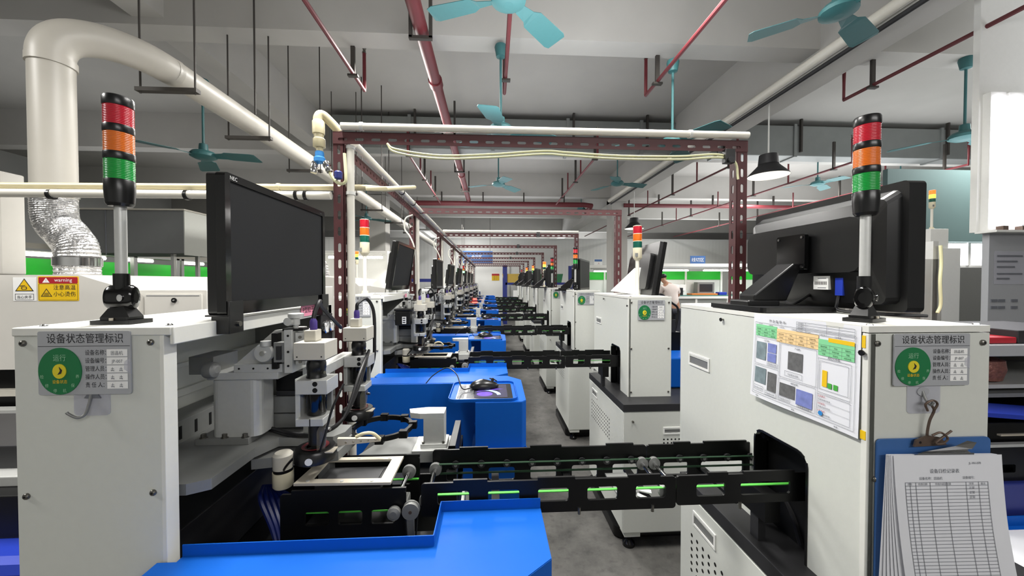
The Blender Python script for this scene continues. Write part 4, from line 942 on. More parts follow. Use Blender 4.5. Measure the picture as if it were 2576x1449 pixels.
for dz in (0, .012): MB().tube([(-.395, 1.44, 2.044), (-.36, 1.435, 2.022 - dz), (-.2, 1.43, 2.0 - dz), (0, 1.43, 2.008 - dz), (.2, 1.435, 2.026 - dz), (.3, 1.435, 2.022 - dz), (.5, 1.43, 2.012 - dz), (.74, 1.43, 2.014 - dz), (.9, 1.435, 2.026 - dz), (.975, 1.44, 2.0), (.99, 1.44, 1.93)], .0045, 'ycable', 7).build('strand', t)
b = MB().box(.925, .965, 1.42, 1.445, 1.99, 2.045, 'blackp').cyl((.945, 1.418, 2.0), (.945, 1.41, 2.0), .012, 'dark', 14)
tag(b.build('switch_box', loc=(.945, 1.43, 2.02), bevel=.002), 'small black switch box hanging under the portal crossbar near its post', 'switch')
for k, x in enumerate((.55, .42, .5, .45)):
    b = MB().box(x - .02, x + .02, 1.42 + P * (k + 2), 1.445 + P * (k + 2), 2.04, 2.10, 'blackp').cyl((x, 1.418 + P * (k + 2), 2.07), (x, 1.41 + P * (k + 2), 2.07), .012, 'dark', 12)
    tag(b.build('switch_box', loc=(x, 1.43 + P * (k + 2), 2.07), bevel=.002), 'small black box fixed to the crossbar of the %s portal' % ORD[k + 2], 'switch')
# ---------------------------------------------------------------- towers, monitors on the cabinets
again(tb, .842, .79, ZR, 'unlit black signal tower standing in front of the big black monitor back', math.radians(25))
again(tc, .905, .80 + P, ZR - .02, 'cream signal tower with unlit lenses on the second loader cabinet from the camera')
again(tb, .86, .85 + 2 * P, ZR - .02, 'unlit black signal tower on the third loader cabinet from the camera', .3)
again(tb, .86, .85 + 3 * P, ZR - .03, 'unlit black signal tower on the fourth loader cabinet from the camera', .3)
put(tca, .95, .80 + 4 * P, ZR - .01, 'cream signal tower lit red and amber on the fifth loader cabinet from the camera')
put(ta, .91, .80 + 5 * P, ZR - .01, 'signal tower lit red and amber on the sixth loader cabinet from the camera')
again(ta, .91, .80 + 6 * P, ZR - .0, 'signal tower lit red and amber on the seventh loader cabinet from the camera')
again(tg, .90, .80 + 7 * P, ZR - .01, 'signal tower glowing green on the eighth loader cabinet from the camera')
def make_rear_monitor():
    """screen faces +X, back and arm towards the aisle; origin under the middle of the panel at top-cover height"""
    t = thing('desktop_monitor', '', 'monitor', (0, 0, 0), 'monitors on the loader cabinets')
    Wd = .53
    b = MB().plate(rrect(-Wd / 2, Wd / 2, .012, .342, .014), [], (.045, 0, 0), (0, -1, 0), Z_, -.045, 'blackp') if False else MB().plate(rrect(-Wd / 2, Wd / 2, .012, .342, .012), [], (.055, 0, 0), Y_, Z_, .045, 'blackp')
    b.build('bezel', t, bevel=.006)
    MB().box(.0545, .056, -Wd / 2 + .02, Wd / 2 - .02, .035, .325, 'screen').build('screen', t)
    # domed rear cover
    b = MB(); ol = rrect(-.245, .25, .03, .325, .02, 3); il = rrect(-.225, .205, .115, .265, .03, 3); n = len(ol)
    b.add([(.012, -a, z) for a, z in ol] + [(-.022, -a, z) for a, z in [(q[0] * .97, .03 + (q[1] - .03) * .92) for q in ol]] + [(-.03, -a, z) for a, z in il] + [(-.052, -a, z) for a, z in il],
          [(i + k * n, i + (k + 1) * n, (i + 1) % n + (k + 1) * n, (i + 1) % n + k * n) for k in range(3) for i in range(n)] + [tuple(range(3 * n, 4 * n))], 'blackp')
    b.build('rear_cover', t)
    b = MB().plate(rrect(-.055, .055, .125, .235, .006), [], (-.073, 0, 0), (0, -1, 0), Z_, .012, 'blackg')
    for a in (-.045, .045):
        for z in (.135, .225): b.cyl((-.073, a, z), (-.076, a, z), .004, 'chrome', 8)
    b.box(-.062, -.05, -.045, .045, .13, .23, 'blackp').build('mount_plate', t, bevel=.002)
    b = MB().add([(x, y, z) for y in (-.035, .035) for x, z in ((-.09, .145), (-.06, .145), (-.11, .03), (-.215, .03), (-.215, .048))], [(0, 1, 2, 3, 4), (9, 8, 7, 6, 5), (0, 5, 6, 1), (1, 6, 7, 2), (2, 7, 8, 3), (3, 8, 9, 4), (4, 9, 5, 0)], 'blackp').box(-.24, -.14, -.045, .045, .014, .032, 'blackp')
    b.build('stand_arm', t, bevel=.004)
    MB().plate(rrect(-.26, -.03, -.13, .13, .02), [], (0, 0, .016), X_, Y_, .014, 'blackp').build('stand_base', t, bevel=.004)
    b = MB().box(-.0345, -.02, -.095, -.045, .066, .106, 'paperw')
    for k in range(14): b.box(-.0348, -.0344, -.09 + .003 * k, -.0885 + .003 * k, .08, .09, 'ink')
    for z in (.07, .098): b.box(-.0348, -.0344, -.088, -.06, z, z + .002, 'inkgrey')
    b.build('label', t)
    MB().tube([(-.02, -.12, .07), (-.03, -.12, .03), (-.04, -.14, .008), (.0, -.22, .005), (.07, -.26, .004)], .004, 'cable', 6).build('power_cable', t)
    MB().tube([(-.022, -.02, .05), (-.05, .0, .022), (-.03, .06, .02), (-.02, .12, .05)], .004, 'cable', 6).build('power_cable', t)
    MB().box(-.03, -.02, -.135, -.112, .05, .10, 'tblue').build('video_plug', t)
    return t
mr = make_rear_monitor(); put(mr, 1.02, 1.125, 1.43, 'black monitor seen from behind on the loader cabinet closest to the camera')
KIDS.clear(); put(copy_tree(mr), .985, 4.05, 1.415, 'black monitor seen from behind on the third loader cabinet from the camera', math.radians(-25))
def gusset_rear(k, x, y, lab):
    KIDS.clear(); o = copy_tree(m1); o.location = (x, y, 1.42); o.rotation_euler = (0, math.radians(9), math.radians(-3)); o['label'] = lab; o['group'] = 'monitors on the loader cabinets'
    o.scale = (1.12, 1.12, 1.12); return o
gusset_rear(1, 1.08, 2.58, 'black monitor back with white gusset stand on the second loader cabinet from the camera')
for k in range(3, 7):
    KIDS.clear(); put(copy_tree(mr), .93 - .02 * k, 1.2 + P * k, 1.42, 'black monitor seen from behind on the %s loader cabinet from the camera' % ORD[k], math.radians(-15))

# ---------------------------------------------------------------- instruction sheet on the cabinet side
def make_sheet():
    t = thing('instruction_sheet', 'laminated colour-coded instruction sheet taped to the loader cabinet side', 'paper', (.757, .865, 1.31))
    # local frame: u from far (Y 1.02) to near (Y .71), w up; the sheet bows off the panel
    W, H = .308, .232; O = Vector((.757, 1.022, 1.196))
    def pt(u, w_, off=0.):
        bow = .0015 + .010 * (1 - w_ / H) ** 1.5 * (.35 + .65 * (1 - u / W)) + .002 * math.sin(6 * u / W)
        return Vector((.757 - bow - off, 1.022 - u, 1.196 + w_ - .0 * u))
    nu, nw = 44, 32
    b = MB(); b.add([pt(W * i / nu, H * j / nw) for j in range(nw + 1) for i in range(nu + 1)], [(j * (nu + 1) + i, j * (nu + 1) + i + 1, (j + 1) * (nu + 1) + i + 1, (j + 1) * (nu + 1) + i) for j in range(nw) for i in range(nu)], 'paper', True)
    def rect(u0, u1, w0, w1, m, off=.0013):
        n = max(1, int((u1 - u0) / .02)); k = max(1, int((w1 - w0) / .02))
        b.add([pt(u0 + (u1 - u0) * i / n, w0 + (w1 - w0) * j / k, off) for j in range(k + 1) for i in range(n + 1)], [(j * (n + 1) + i, j * (n + 1) + i + 1, (j + 1) * (n + 1) + i + 1, (j + 1) * (n + 1) + i) for j in range(k) for i in range(n)], m)
    def line(u0, w0, u1, w1, th=.0007, m='inkgrey'): rect(min(u0, u1), max(u0, u1) + (th if u0 == u1 else 0), min(w0, w1), max(w0, w1) + (th if w0 == w1 else 0), m, .0020)
    def boxl(u0, u1, w0, w1, m='inkgrey'):
        line(u0, w0, u1, w0, m=m); line(u0, w1, u1, w1, m=m); line(u0, w0, u0, w1, m=m); line(u1, w0, u1, w1, m=m)
    def txt(s, size, u, w_, m='ink', align='C'):
        vs, fs = text_mesh(s); x0 = min(v[0] for v in vs); x1 = max(v[0] for v in vs); sh = -(x0 + x1) / 2 if align == 'C' else -x0
        b.add([pt(u + (a + sh) * size, w_ + c * size, .0023) for a, c in vs], fs, m)
    rect(.012, .09, .172, .204, 'tgrn'); rect(.09, .21, .166, .2, 'tpeach'); rect(.21, .296, .155, .192, 'tgrn'); rect(.235, .296, .188, .197, 'wyellow', .0017)
    txt('作 业 指 导 书', .009, .09, .214)
    boxl(.15, .296, .20, .224)
    for k in range(1, 4): line(.15, .2 + .006 * k, .296, .2 + .006 * k)
    for u in (.175, .23, .26): line(u, .2, u, .224)
    for k in range(4): txt('文件编号', .0042, .162, .2015 + .006 * k)
    for u0, u1, w0, w1, cols in ((.012, .09, .172, .204, 3), (.09, .21, .166, .2, 4), (.21, .296, .155, .188, 3)):
        for k in range(1, 4): line(u0, w0 + (w1 - w0) * k / 4, u1, w0 + (w1 - w0) * k / 4, .0004)
        for k in range(1, cols): line(u0 + (u1 - u0) * k / cols, w0, u0 + (u1 - u0) * k / cols, w0 + (w1 - w0) * .75, .0004)
        for r in range(3):
            for c in range(cols): txt('项目内容'[: 2 + (r + c) % 3], .0042, u0 + (u1 - u0) * (c + .5) / cols, w0 + (w1 - w0) * (r + .3) / 4)
    for i in range(7): txt('工序名称', .004, .03 + .038 * i, .2048 - .0009 * i)
    for q in ((.014, .10, .095, .168), (.014, .10, .016, .091), (.104, .207, .078, .163), (.104, .207, .016, .074), (.212, .29, .07, .148), (.212, .29, .016, .066)): boxl(*q)
    boxl(.009, .299, .011, .209)
    txt('工艺图示', .005, .055, .16); txt('产品图', .005, .155, .155); txt('操作说明', .005, .15, .067); txt('晶粒分布图', .006, .25, .15)
    rect(.017, .054, .108, .156, 'ph2'); rect(.06, .09, .133, .157, 'ph3'); rect(.06, .09, .108, .131, 'ph3'); rect(.128, .17, .102, .147, 'ph1')
    rect(.016, .058, .042, .085, 'ph2'); rect(.064, .094, .03, .08, 'ph1'); rect(.106, .152, .03, .063, 'ph1'); rect(.156, .2, .022, .06, 'ph3')
    for u0, u1, w0, w1 in ((.06, .097, .097, .106), (.016, .05, .022, .034), (.058, .096, .017, .028), (.12, .17, .084, .096), (.107, .14, .018, .028), (.16, .198, .0165, .022)):
        boxl(u0, u1, w0, w1); txt('检查要点说明', min(.0052, (u1 - u0) / 7), (u0 + u1) / 2, (w0 + w1) / 2 - .002, 'inkgrey')
    rect(.222, .234, .085, .122, 'wyellow'); rect(.236, .246, .084, .096, 'bargreen'); rect(.25, .26, .084, .096, 'bargreen'); boxl(.216, .284, .078, .142)
    for k in range(3):
        line(.212, .033 + .0165 * k, .29, .033 + .0165 * k, .0004); txt('注意事项：', .0045, .214, .06 - .0165 * k, 'wred', 'L'); txt('按要求操作检查', .0042, .216, .053 - .0165 * k, 'inkgrey', 'L')
    vs = circ(.222, .023, .0055, 16); b.add([pt(u, w_, .0023) for u, w_ in vs], [tuple(range(16))], 'icon')
    txt('制表', .0045, .03, .004); txt('审核', .0045, .15, .004); txt('批准', .0045, .26, .004)
    b.build('sheet', t)
    b = MB(); b.box(.7555, .757, .705, .712, 1.385, 1.41, 'wyellow'); b.box(.7555, .757, .702, .713, 1.198, 1.216, 'wyellow'); b.build('tape', t)
    return t
make_sheet()
# hook and clipboard on the cabinet front
t = thing('adhesive_hook', 'clear adhesive square hook carrying the clipboard wire', 'hook', (.875, .699, 1.28))
MB().plate(rrect(.84, .912, 1.252, 1.317, .008), [], (0, .6985, 0), X_, Z_, .0012, 'clear').build('pad', t)
MB().tube([(.872, .698, 1.298), (.872, .692, 1.283), (.874, .685, 1.274), (.876, .682, 1.28)], .0025, 'alud', 8).plate(circ(.873, 1.297, .013, 18, .7), [], (0, .697, 0), X_, Z_, .004, 'sign').build('hook', t)
def make_clipboard():
    t = thing('clipboard', 'blue clipboard with wire loop hanging on the loader cabinet front, full of forms', 'clipboard', (.895, .69, 1.2))
    MB().plate(rrect(.773, 1.018, .87, 1.203, .01), [], (0, .694, 0), X_, Z_, .004, 'clip').build('board', t)
    MB().tube([(.874, .682, 1.272), (.880, .684, 1.262), (.876, .688, 1.24), (.874, .69, 1.21), (.877, .688, 1.195)], .0022, 'wire', 7).tube([(.868, .685, 1.262), (.862, .684, 1.276), (.874, .6815, 1.284), (.887, .684, 1.276), (.881, .685, 1.262)], .002, 'wire', 7).tube([(.872, .68, 1.215), (.885, .676, 1.222), (.9, .676, 1.21), (.893, .678, 1.2), (.88, .68, 1.2), (.905, .674, 1.226)], .002, 'wire', 7).build('wire_loop', t)
    b = MB().plate([(.842, 1.19), (.846, 1.203), (.872, 1.212), (.9, 1.207), (.912, 1.192)], [circ(.855, 1.198, .003, 8)], (0, .686, 0), X_, Z_, .003, 'wire')
    b.add([(.83, .684, 1.172), (.968, .684, 1.172), (.945, .678, 1.184), (.855, .678, 1.184), (.90, .664, 1.2), (.925, .664, 1.21), (.945, .664, 1.206), (.942, .668, 1.192)], [(0, 1, 2, 3), (3, 2, 7, 4), (4, 7, 6, 5)], 'chrome').bar((.835, .682, 1.174), (.962, .682, 1.174), .005, .008, 'chrome')
    b.build('clip', t)
    b = MB(); n = 14
    def sheet(b, dx, dy, u0, w, zt, m, skew, curl):
        vs = []
        for j in range(n + 1):
            s_ = j / n; z = zt - .34 * s_
            for i in range(9):
                q = i / 8; vs.append((u0 + w * q + skew * s_ * s_ + dx * s_, .684 - dy - .016 * s_ * curl - .012 * max(0, s_ - .4) * q, z - .004 * q))
        b.add(vs, [(j * 9 + i, (j + 1) * 9 + i, (j + 1) * 9 + i + 1, j * 9 + i + 1) for j in range(n) for i in range(8)], m, True)
    for k in range(6): sheet(b, -.008 * (5 - k) * .5, .0008 * k, .786 - .0012 * (5 - k), .226, 1.178, 'paper', .004 * k, .3 + .13 * k)
    b.build('form_stack', t)
    b = MB(); sheet(b, 0, .0062, .789, .23, 1.178, 'paper', .028, 1.25); pt = lambda u, w_: Vector((.789 + u + .028 * (w_ / .34) ** 2, .684 - .0062 - .016 * (w_ / .34) * 1.25 - .012 * max(0, w_ / .34 - .4) * (u / .23) - .0008, 1.178 - w_ - .004 * u / .23))
    def ln(u0, w0, u1, w1, th):
        k = 8 if u0 == u1 else 3
        for i in range(k):
            a0, c0 = u0 + (u1 - u0) * i / k, w0 + (w1 - w0) * i / k; a1, c1 = u0 + (u1 - u0) * (i + 1) / k, w0 + (w1 - w0) * (i + 1) / k
            if u0 == u1: b.add([pt(a0, c0), pt(a1, c1), pt(a1 + th, c1), pt(a0 + th, c0)], [(0, 1, 2, 3)], 'inkgrey')
            else: b.add([pt(a0, c0), pt(a0, c0 + th), pt(a1, c1 + th), pt(a1, c1)], [(0, 1, 2, 3)], 'inkgrey')
    for k in range(40): ln(.02, .052 + .0066 * k, .195, .052 + .0066 * k, .0009)
    for u in (.02, .03, .042, .072, .107, .158 - .01, .175, .195): ln(u, .052, u, .052 + .0066 * 39, .0009)
    def tx(s, size, u, w_):
        vs, fs = text_mesh(s); x0 = min(v[0] for v in vs); x1 = max(v[0] for v in vs)
        b.add([pt(u + (a - (x0 + x1) / 2) * size, w_ - c * size) for a, c in vs], fs, 'inkgrey')
    tx('设备日检记录表', .009, .105, .034); tx('设备名称：固晶机', .0062, .075, .047); tx('设备编号：', .006, .155, .046); tx('JL-WI-078', .0062, .17, .018)
    for k, s in enumerate(('序号', '检查日期', '检查内容及结果', '异常', '备注')): tx(s, .0048, (.03, .057, .1, .16, .185)[k], .0575)
    for k in range(3): tx('正常', .006, .16, .066 + .009 * k)
    b.build('top_form', t)
    return t
make_clipboard()
# ---------------------------------------------------------------- white exhaust duct with foil hose, left bay
t = thing('exhaust_duct', 'large white round exhaust duct dropping from the ceiling line behind the black signal tower', 'duct', (-2.3, 2.1, 2.7))
R = .085
el = [(-2.31, 2.1, 2.0), (-2.31, 2.1, 2.3), (-2.31, 2.1, 2.66)] + [(-2.31 + .22 * (1 - math.cos(a)), 2.1 + .12 * (1 - math.cos(a)), 2.66 + .18 * math.sin(a)) for a in (.4, .8, 1.2)]
MB().tube([(-2.31, 2.1, 1.96), (-2.31, 2.1, 2.68)], R, 'ductw', 32, sm=False).build('riser', t)
b = MB().tube([(-2.31, 2.1, 2.66), (-2.31, 2.1, 2.72), (-2.295, 2.12, 2.79), (-2.26, 2.17, 2.845), (-2.2, 2.27, 2.885), (-2.13, 2.42, 2.90), (-2.1, 2.6, 2.90)], R + .004, 'ductw', 32, n=5)
b.lathe([(R, -.02), (R + .008, -.018), (R + .008, .02), (R, .022)], (-2.31, 2.1, 2.67), 'ductw', seg=32, caps=False).build('elbow', t)
MB().tube([(-2.1, 2.55, 2.90), (-2.06, 9.0, 2.86), (-2.04, 13.5, 2.84)], R, 'ductw', 28, sm=False).build('run', t)
for k, y in enumerate((2.55, 3.35, 4.3, 5.4, 6.6, 8.0, 9.6)):
    x = -2.1 + .06 * (y - 2.55) / 10
    b = MB().box(x - .19, x + .19, y - .02, y + .02, 2.75, 2.775, 'rod')
    for s_ in (-.17, .17): b.cyl((x + s_, y, 2.74), (x + s_, y, 4.2), .006, 'rod', 6)
    b.build('hanger', t)
t = thing('foil_hose', 'crinkled silver foil hose bending from the white duct down to the cream oven', 'hose', (-2.2, 2.1, 1.75))
pts = smooth_path([(-2.31, 2.1, 2.0), (-2.312, 2.1, 1.92), (-2.30, 2.1, 1.83), (-2.245, 2.1, 1.76), (-2.205, 2.1, 1.69), (-2.2, 2.1, 1.55)], 16)
vs = []; seg = 40
for i, p in enumerate(pts):
    d = (pts[min(i + 1, len(pts) - 1)] - pts[max(i - 1, 0)]).normalized(); u = V(0, 1, 0); v = d.cross(u).normalized()
    for k in range(seg):
        a = 2 * PI * k / seg; r = R * (1.0 + (.018 if i % 2 else -.018) + .012 * math.sin(a * 9 + i * 1.7) * math.sin(a * 4 - i)); vs.append(p + (u * math.cos(a) + v * math.sin(a)) * r)
b = MB().add(vs, [(i * seg + k, i * seg + (k + 1) % seg, (i + 1) * seg + (k + 1) % seg, (i + 1) * seg + k) for i in range(len(pts) - 1) for k in range(seg)], 'foil', False)
b.build('hose', t)
MB().lathe([(R + .002, 1.60), (R + .006, 1.602), (R + .006, 1.645), (R + .002, 1.65)], (-2.2, 2.1, 0), 'chrome', seg=32, caps=False).build('clamp_band', t)
MB().lathe([(R + .003, 1.965), (R + .006, 1.97), (R + .006, 2.0), (R + .003, 2.005)], (-2.31, 2.1, 0), 'chrome', seg=32, caps=False).build('clamp_band', t)
# ---------------------------------------------------------------- cream oven behind the first inspection machine
t = thing('reflow_oven', 'long cream oven with warning stickers behind the inspection machine closest to the camera', 'oven', (-2.2, 2.3, 0))
b = MB().plate([(-2.75, 1.09), (-1.78, 1.09), (-1.78, 1.475), (-2.02, 1.552), (-2.75, 1.552)], [], (0, 1.93, 0), X_, Z_, 1.6, 'oven').build('hood', t, bevel=.004)
b = MB().plate([(-1.78, 1.09), (-1.45, 1.09), (-1.45, 1.475), (-1.78, 1.475)], [], (0, 1.97, 0), X_, Z_, 1.5, 'oven').build('end_hood', t, bevel=.004)
b = MB().box(-1.745, -1.47, 1.962, 1.972, 1.15, 1.455, 'oven').box(-1.735, -1.48, 1.9605, 1.963, 1.447, 1.449, 'inkgrey').lathe([(.012, 0), (.012, .006)], (-1.60, 1.961, 1.425), 'black', (0, -1, 0), 16).lathe([(.005, 0), (.004, .003)], (-1.60, 1.955, 1.425), 'chrome', (0, -1, 0), 10).build('access_door', t)
MB().box(-2.74, -1.5, 2.0, 3.4, .82, 1.09, 'black').box(-2.72, -1.55, 2.05, 3.3, .1, .82, 'alud').box(-2.74, -1.6, 1.96, 2.0, .95, .98, 'camgrey').box(-2.74, -1.7, 1.9, 1.96, .86, .90, 'alu').box(-2.74, -1.6, 1.98, 2.0, .6, .84, 'camgrey').box(-2.74, -2.0, 1.9, 2.0, .55, .58, 'alu').build('conveyor_bed', t)
for x in (-2.65, -1.6):
    for y in (2.1, 3.2): MB().cyl((x, y, 0), (x, y, .1), .03, 'black', 10).build('foot', t)
O = (0, 1.9285, 0)
b = MB().plate(rrect(-2.32, -2.215, 1.425, 1.54, .002, 1), [], O, X_, Z_, .001, 'paperw')
cx = -2.268
b.poly(O, X_, Z_, [(cx - .043, 1.472), (cx + .043, 1.472), (cx, 1.535)], 'ink', .0004).poly(O, X_, Z_, [(cx - .036, 1.476), (cx + .036, 1.476), (cx, 1.529)], 'wyellow', .0007)
b.plate(rrect(cx - .014, cx + .012, 1.48, 1.495, .005), [rrect(cx - .010, cx + .008, 1.483, 1.492, .003)], (0, 1.9277, 0), X_, Z_, .0003, 'ink').poly(O, X_, Z_, [(cx - .02, 1.495), (cx + .005, 1.499), (cx + .005, 1.502), (cx - .02, 1.499)], 'ink', .001)
b.plate([(-2.311, 1.43), (-2.226, 1.43), (-2.226, 1.46), (-2.311, 1.46)], [[(-2.3095, 1.4315), (-2.2275, 1.4315), (-2.2275, 1.4585), (-2.3095, 1.4585)]], (0, 1.9279, 0), X_, Z_, .0004, 'ink').text('当心夹手', .0175, O, X_, Z_, cx, 1.4375, 'ink', .001)
tag(b.build('warning_sticker', loc=(-2.27, 1.93, 1.48)), 'white pinch-hazard sticker with yellow triangle on the cream oven', 'sticker')
b = MB().plate(rrect(-2.207, -2.02, 1.425, 1.545, .004, 2), [], O, X_, Z_, .001, 'wyellow')
b.plate(rrect(-2.203, -2.024, 1.51, 1.541, .004, 2), [], (0, 1.9281, 0), X_, Z_, .0003, 'wred').text('warning', .0245, O, X_, Z_, -2.09, 1.519, 'paperw', .0009, sx=1.05)
b.poly(O, X_, Z_, [(-2.186, 1.514), (-2.152, 1.514), (-2.169, 1.538)], 'paperw', .0008).text('!', .019, O, X_, Z_, -2.169, 1.517, 'wred', .001)
b.text('注意高温', .026, O, X_, Z_, -2.085, 1.481, 'ink', .0006).text('小心烫伤', .026, O, X_, Z_, -2.085, 1.449, 'ink', .0006)
b.plate([(-2.194, 1.446), (-2.142, 1.446), (-2.168, 1.486)], [[(-2.1885, 1.449), (-2.1475, 1.449), (-2.168, 1.481)]], (0, 1.9281, 0), X_, Z_, .0003, 'ink')
for k in range(3): b.bar((-2.18 + .001 * k, 1.928, 1.453 + .005 * k), (-2.156 - .001 * k, 1.928, 1.453 + .005 * k), .001, .0016, 'ink')
b.plate(rrect(-2.203, -2.024, 1.429, 1.508, .003, 2), [rrect(-2.2018, -2.0252, 1.4302, 1.5068, .003, 2)], (0, 1.9281, 0), X_, Z_, .0003, 'ink')
tag(b.build('warning_sticker', loc=(-2.11, 1.93, 1.48)), 'yellow and red high-temperature warning sticker on the cream oven', 'sticker')
# white control box at the frame edge
t = thing('control_cabinet', 'pale grey upright cabinet cut by the frame edge beside the white duct', 'cabinet', (-2.85, 2.1, 1.55))
MB().box(-3.6, -2.83, 2.3, 2.42, 1.56, 2.16, 'oven').build('body', t, bevel=.008)
b = MB().plate(rrect(-2.99, -2.85, 2.04, 2.11, .004, 2), [], (0, 2.298, 0), X_, Z_, .001, 'paperw').quad((0, 2.297, 0), X_, Z_, -3.018, -2.872, 2.085, 2.108, 'wyellow', .0006).poly((0, 2.297, 0), X_, Z_, [(-3.0, 2.05), (-2.965, 2.05), (-2.983, 2.08)], 'wyellow', .0006).poly((0, 2.297, 0), X_, Z_, circ(-2.915, 2.064, .014, 14), 'wred', .0006)
b.text('当心机械', .014, (0, 2.297, 0), X_, Z_, -2.945, 2.091, 'ink', .001).build('sticker', t)
MB().box(-3.6, -2.97, 2.34, 2.40, 2.16, 4.2, 'panelwall').build('support', t)
MB().box(-3.5, -2.95, 2.3, 2.42, 0, 1.56, 'oven').build('base', t)
# grey storage room blocks
t = thing('grey_enclosure', 'large dark grey panelled enclosure behind the oven, under the white duct', 'enclosure', (-5, 5.2, 1.85))
MB().box(-5.3, -3.95, 5.0, 5.7, 1.88, 2.44, 'greycab').box(-4.9, -4.89, 4.99, 5.0, 1.86, 2.44, 'inkgrey').build('body', t, bevel=.01)
MB().box(-3.951, -3.94, 5.0, 5.7, 1.86, 2.44, 'white').box(-5.3, -3.93, 4.98, 5.7, 2.43, 2.45, 'camgrey').build('end_panel', t)  # end face coloured white to show the light on that side
for x in (-5.25, -4.2):
    for y in (5.1, 5.5): MB().box(x, x + .04, y, y + .04, 0, 1.88, 'alu').build('leg', t)
# workbenches with LED tubes in the left bay (run away from the camera)
def tube_light(name, label, p0, p1, r, group):
    t = thing(name, label, 'lamp', p0, group); p0 = Vector(p0); p1 = Vector(p1)
    MB().cyl(p0, p1, r, 'led', 10).build('tube', t)
    MB().bar(p0 + V(0, 0, r + .02), p1 + V(0, 0, r + .02), .06, .03, 'white2').build('housing', t)
    return t
t = thing('workbench', 'workbench line with green backboard and cream rail in the left bay', 'bench', (-6.2, 6, 0))
MB().box(-6.35, -6.31, 4.6, 9.5, 1.5, 1.84, 'green').build('backboard', t)
MB().box(-6.4, -5.7, 4.6, 9.5, 1.93, 2.0, 'camgrey').box(-5.72, -5.66, 4.6, 9.5, 1.9, 1.93, 'alu').build('canopy', t)
MB().box(-6.4, -5.4, 4.6, 9.5, .9, .95, 'alud').build('worktop', t)
for y in (4.65, 6.2, 7.0, 7.1, 8.6, 9.4): MB().box(-5.72, -5.66, y, y + .06, 0, 1.93, 'alu').build('post', t)
for k, (a, c) in enumerate(((5.0, 5.6), (5.85, 6.05), (6.35, 6.85), (7.35, 8.0), (8.3, 9.0))):
    tube_light('tube_lamp', 'white LED tube under the bench canopy in the left bay, %s along the row' % ORD[k], (-5.95, a, 1.875), (-5.95, c, 1.875), .026, 'LED tubes of the left workbench')
# white rack with lamps farther back
t = thing('shelf_rack', 'white shelf rack with bright lamps behind the cream signal tower', 'rack', (-2.9, 7.0, 0))
MB().box(-3.9, -1.9, 6.9, 7.5, 2.04, 2.08, 'white2').box(-3.9, -1.9, 6.9, 7.5, 1.45, 1.48, 'white2').box(-3.9, -1.9, 7.48, 7.5, 1.0, 2.04, 'white2').build('shelf', t)
for x in (-3.9, -3.1, -2.5, -1.93): MB().box(x, x + .035, 6.9, 6.935, 0, 2.04, 'white2').box(x, x + .035, 7.45, 7.5, 0, 2.04, 'white2').build('upright', t)
MB().box(-2.9, -2.7, 7.1, 7.4, 1.48, 1.85, 'paper').box(-2.45, -2.3, 7.1, 7.4, 1.48, 1.8, 'paper').build('folder', t) if False else None
for k, x in enumerate((-3.4, -2.72, -2.2)): tube_light('tube_lamp', 'bright LED batten on the white shelf rack, %s along it' % ORD[k], (x - .25, 6.95, 1.96 + .0 * k), (x + .2, 6.95, 1.96), .02, 'LED battens of the shelf rack')
t = thing('curved_hood', 'pale machine with rounded hood behind the second inspection machine', 'machine', (-2.6, 5.2, 0))
MB().plate([(-3.4, .9), (-1.75, .9), (-1.75, 1.46), (-1.85, 1.55), (-2.4, 1.60), (-3.4, 1.60)], [], (0, 5.0, 0), X_, Z_, 1.2, 'oven').box(-3.3, -1.8, 5.05, 6.1, 0, .9, 'alud').build('hood', t, bevel=.01)
t = thing('foil_hose', 'grey crinkled foil hose on the far pale machine', 'hose', (-2.7, 5.4, 1.6))
b = MB().tube([(-3.3, 5.5, 1.95), (-2.9, 5.5, 1.93), (-2.62, 5.5, 1.85), (-2.5, 5.5, 1.72), (-2.48, 5.5, 1.58)], lambda q: .13 + .008 * math.sin(q * 160), 'foil', 20, n=12).build('hose', t)
again(tca, -2.2, 6.2, 1.56, 'signal tower lit amber on the far pale machine with rounded hood')
MB_ = MB().box(-2.25, -2.15, 6.15, 6.2, 0, 1.56, 'alud') if False else None
# blue trolley line near the end wall, left
b = MB().box(-3.4, -1.5, 13.9, 14.1, 1.5, 1.62, 'navy'); 
for x in (-3.35, -1.6): b.box(x, x + .06, 13.95, 14.05, 0, 1.5, 'navy')
tag(b.build('rack_beam', loc=(-2.4, 14, 0)), 'dark blue rack frame against the grey end wall, left of the door', 'rack')
# blue shelving with bins right of the door
t = thing('bin_rack', 'tall royal blue rack with coloured bins right of the end door', 'rack', (1.3, 13.4, 0))
for x in (.42, 2.9): MB().box(x, x + .14, 13.1, 13.24, 0, 2.1, 'navy').box(x, x + .14, 13.7, 13.84, 0, 2.1, 'navy').build('upright', t)
for z in (.95, 1.48): MB().box(.5, 3.0, 13.1, 13.8, z - .08, z, 'navy').build('shelf', t)
for k, (x, m, lab) in enumerate(((.72, 'yellowbin', 'yellow open bin on the blue rack'), (1.5, 'greenbin', 'dark green bin on the blue rack beside the yellow one'), (2.25, 'greenbin', 'dark green bin at the far end of the blue rack'))):
    b = MB().add([(x + sx * q, 13.15 + .45 * sy, z) for z, q in ((1.48, .26), (1.79, .32)) for sx, sy in ((-1, 0), (1, 0), (1, 1), (-1, 1))], [(0, 1, 5, 4), (1, 2, 6, 5), (2, 3, 7, 6), (3, 0, 4, 7), (3, 2, 1, 0)], m)
    tag(b.build('storage_bin', loc=(x, 13.4, 1.48)), lab, 'bin', 'bins on the blue rack')
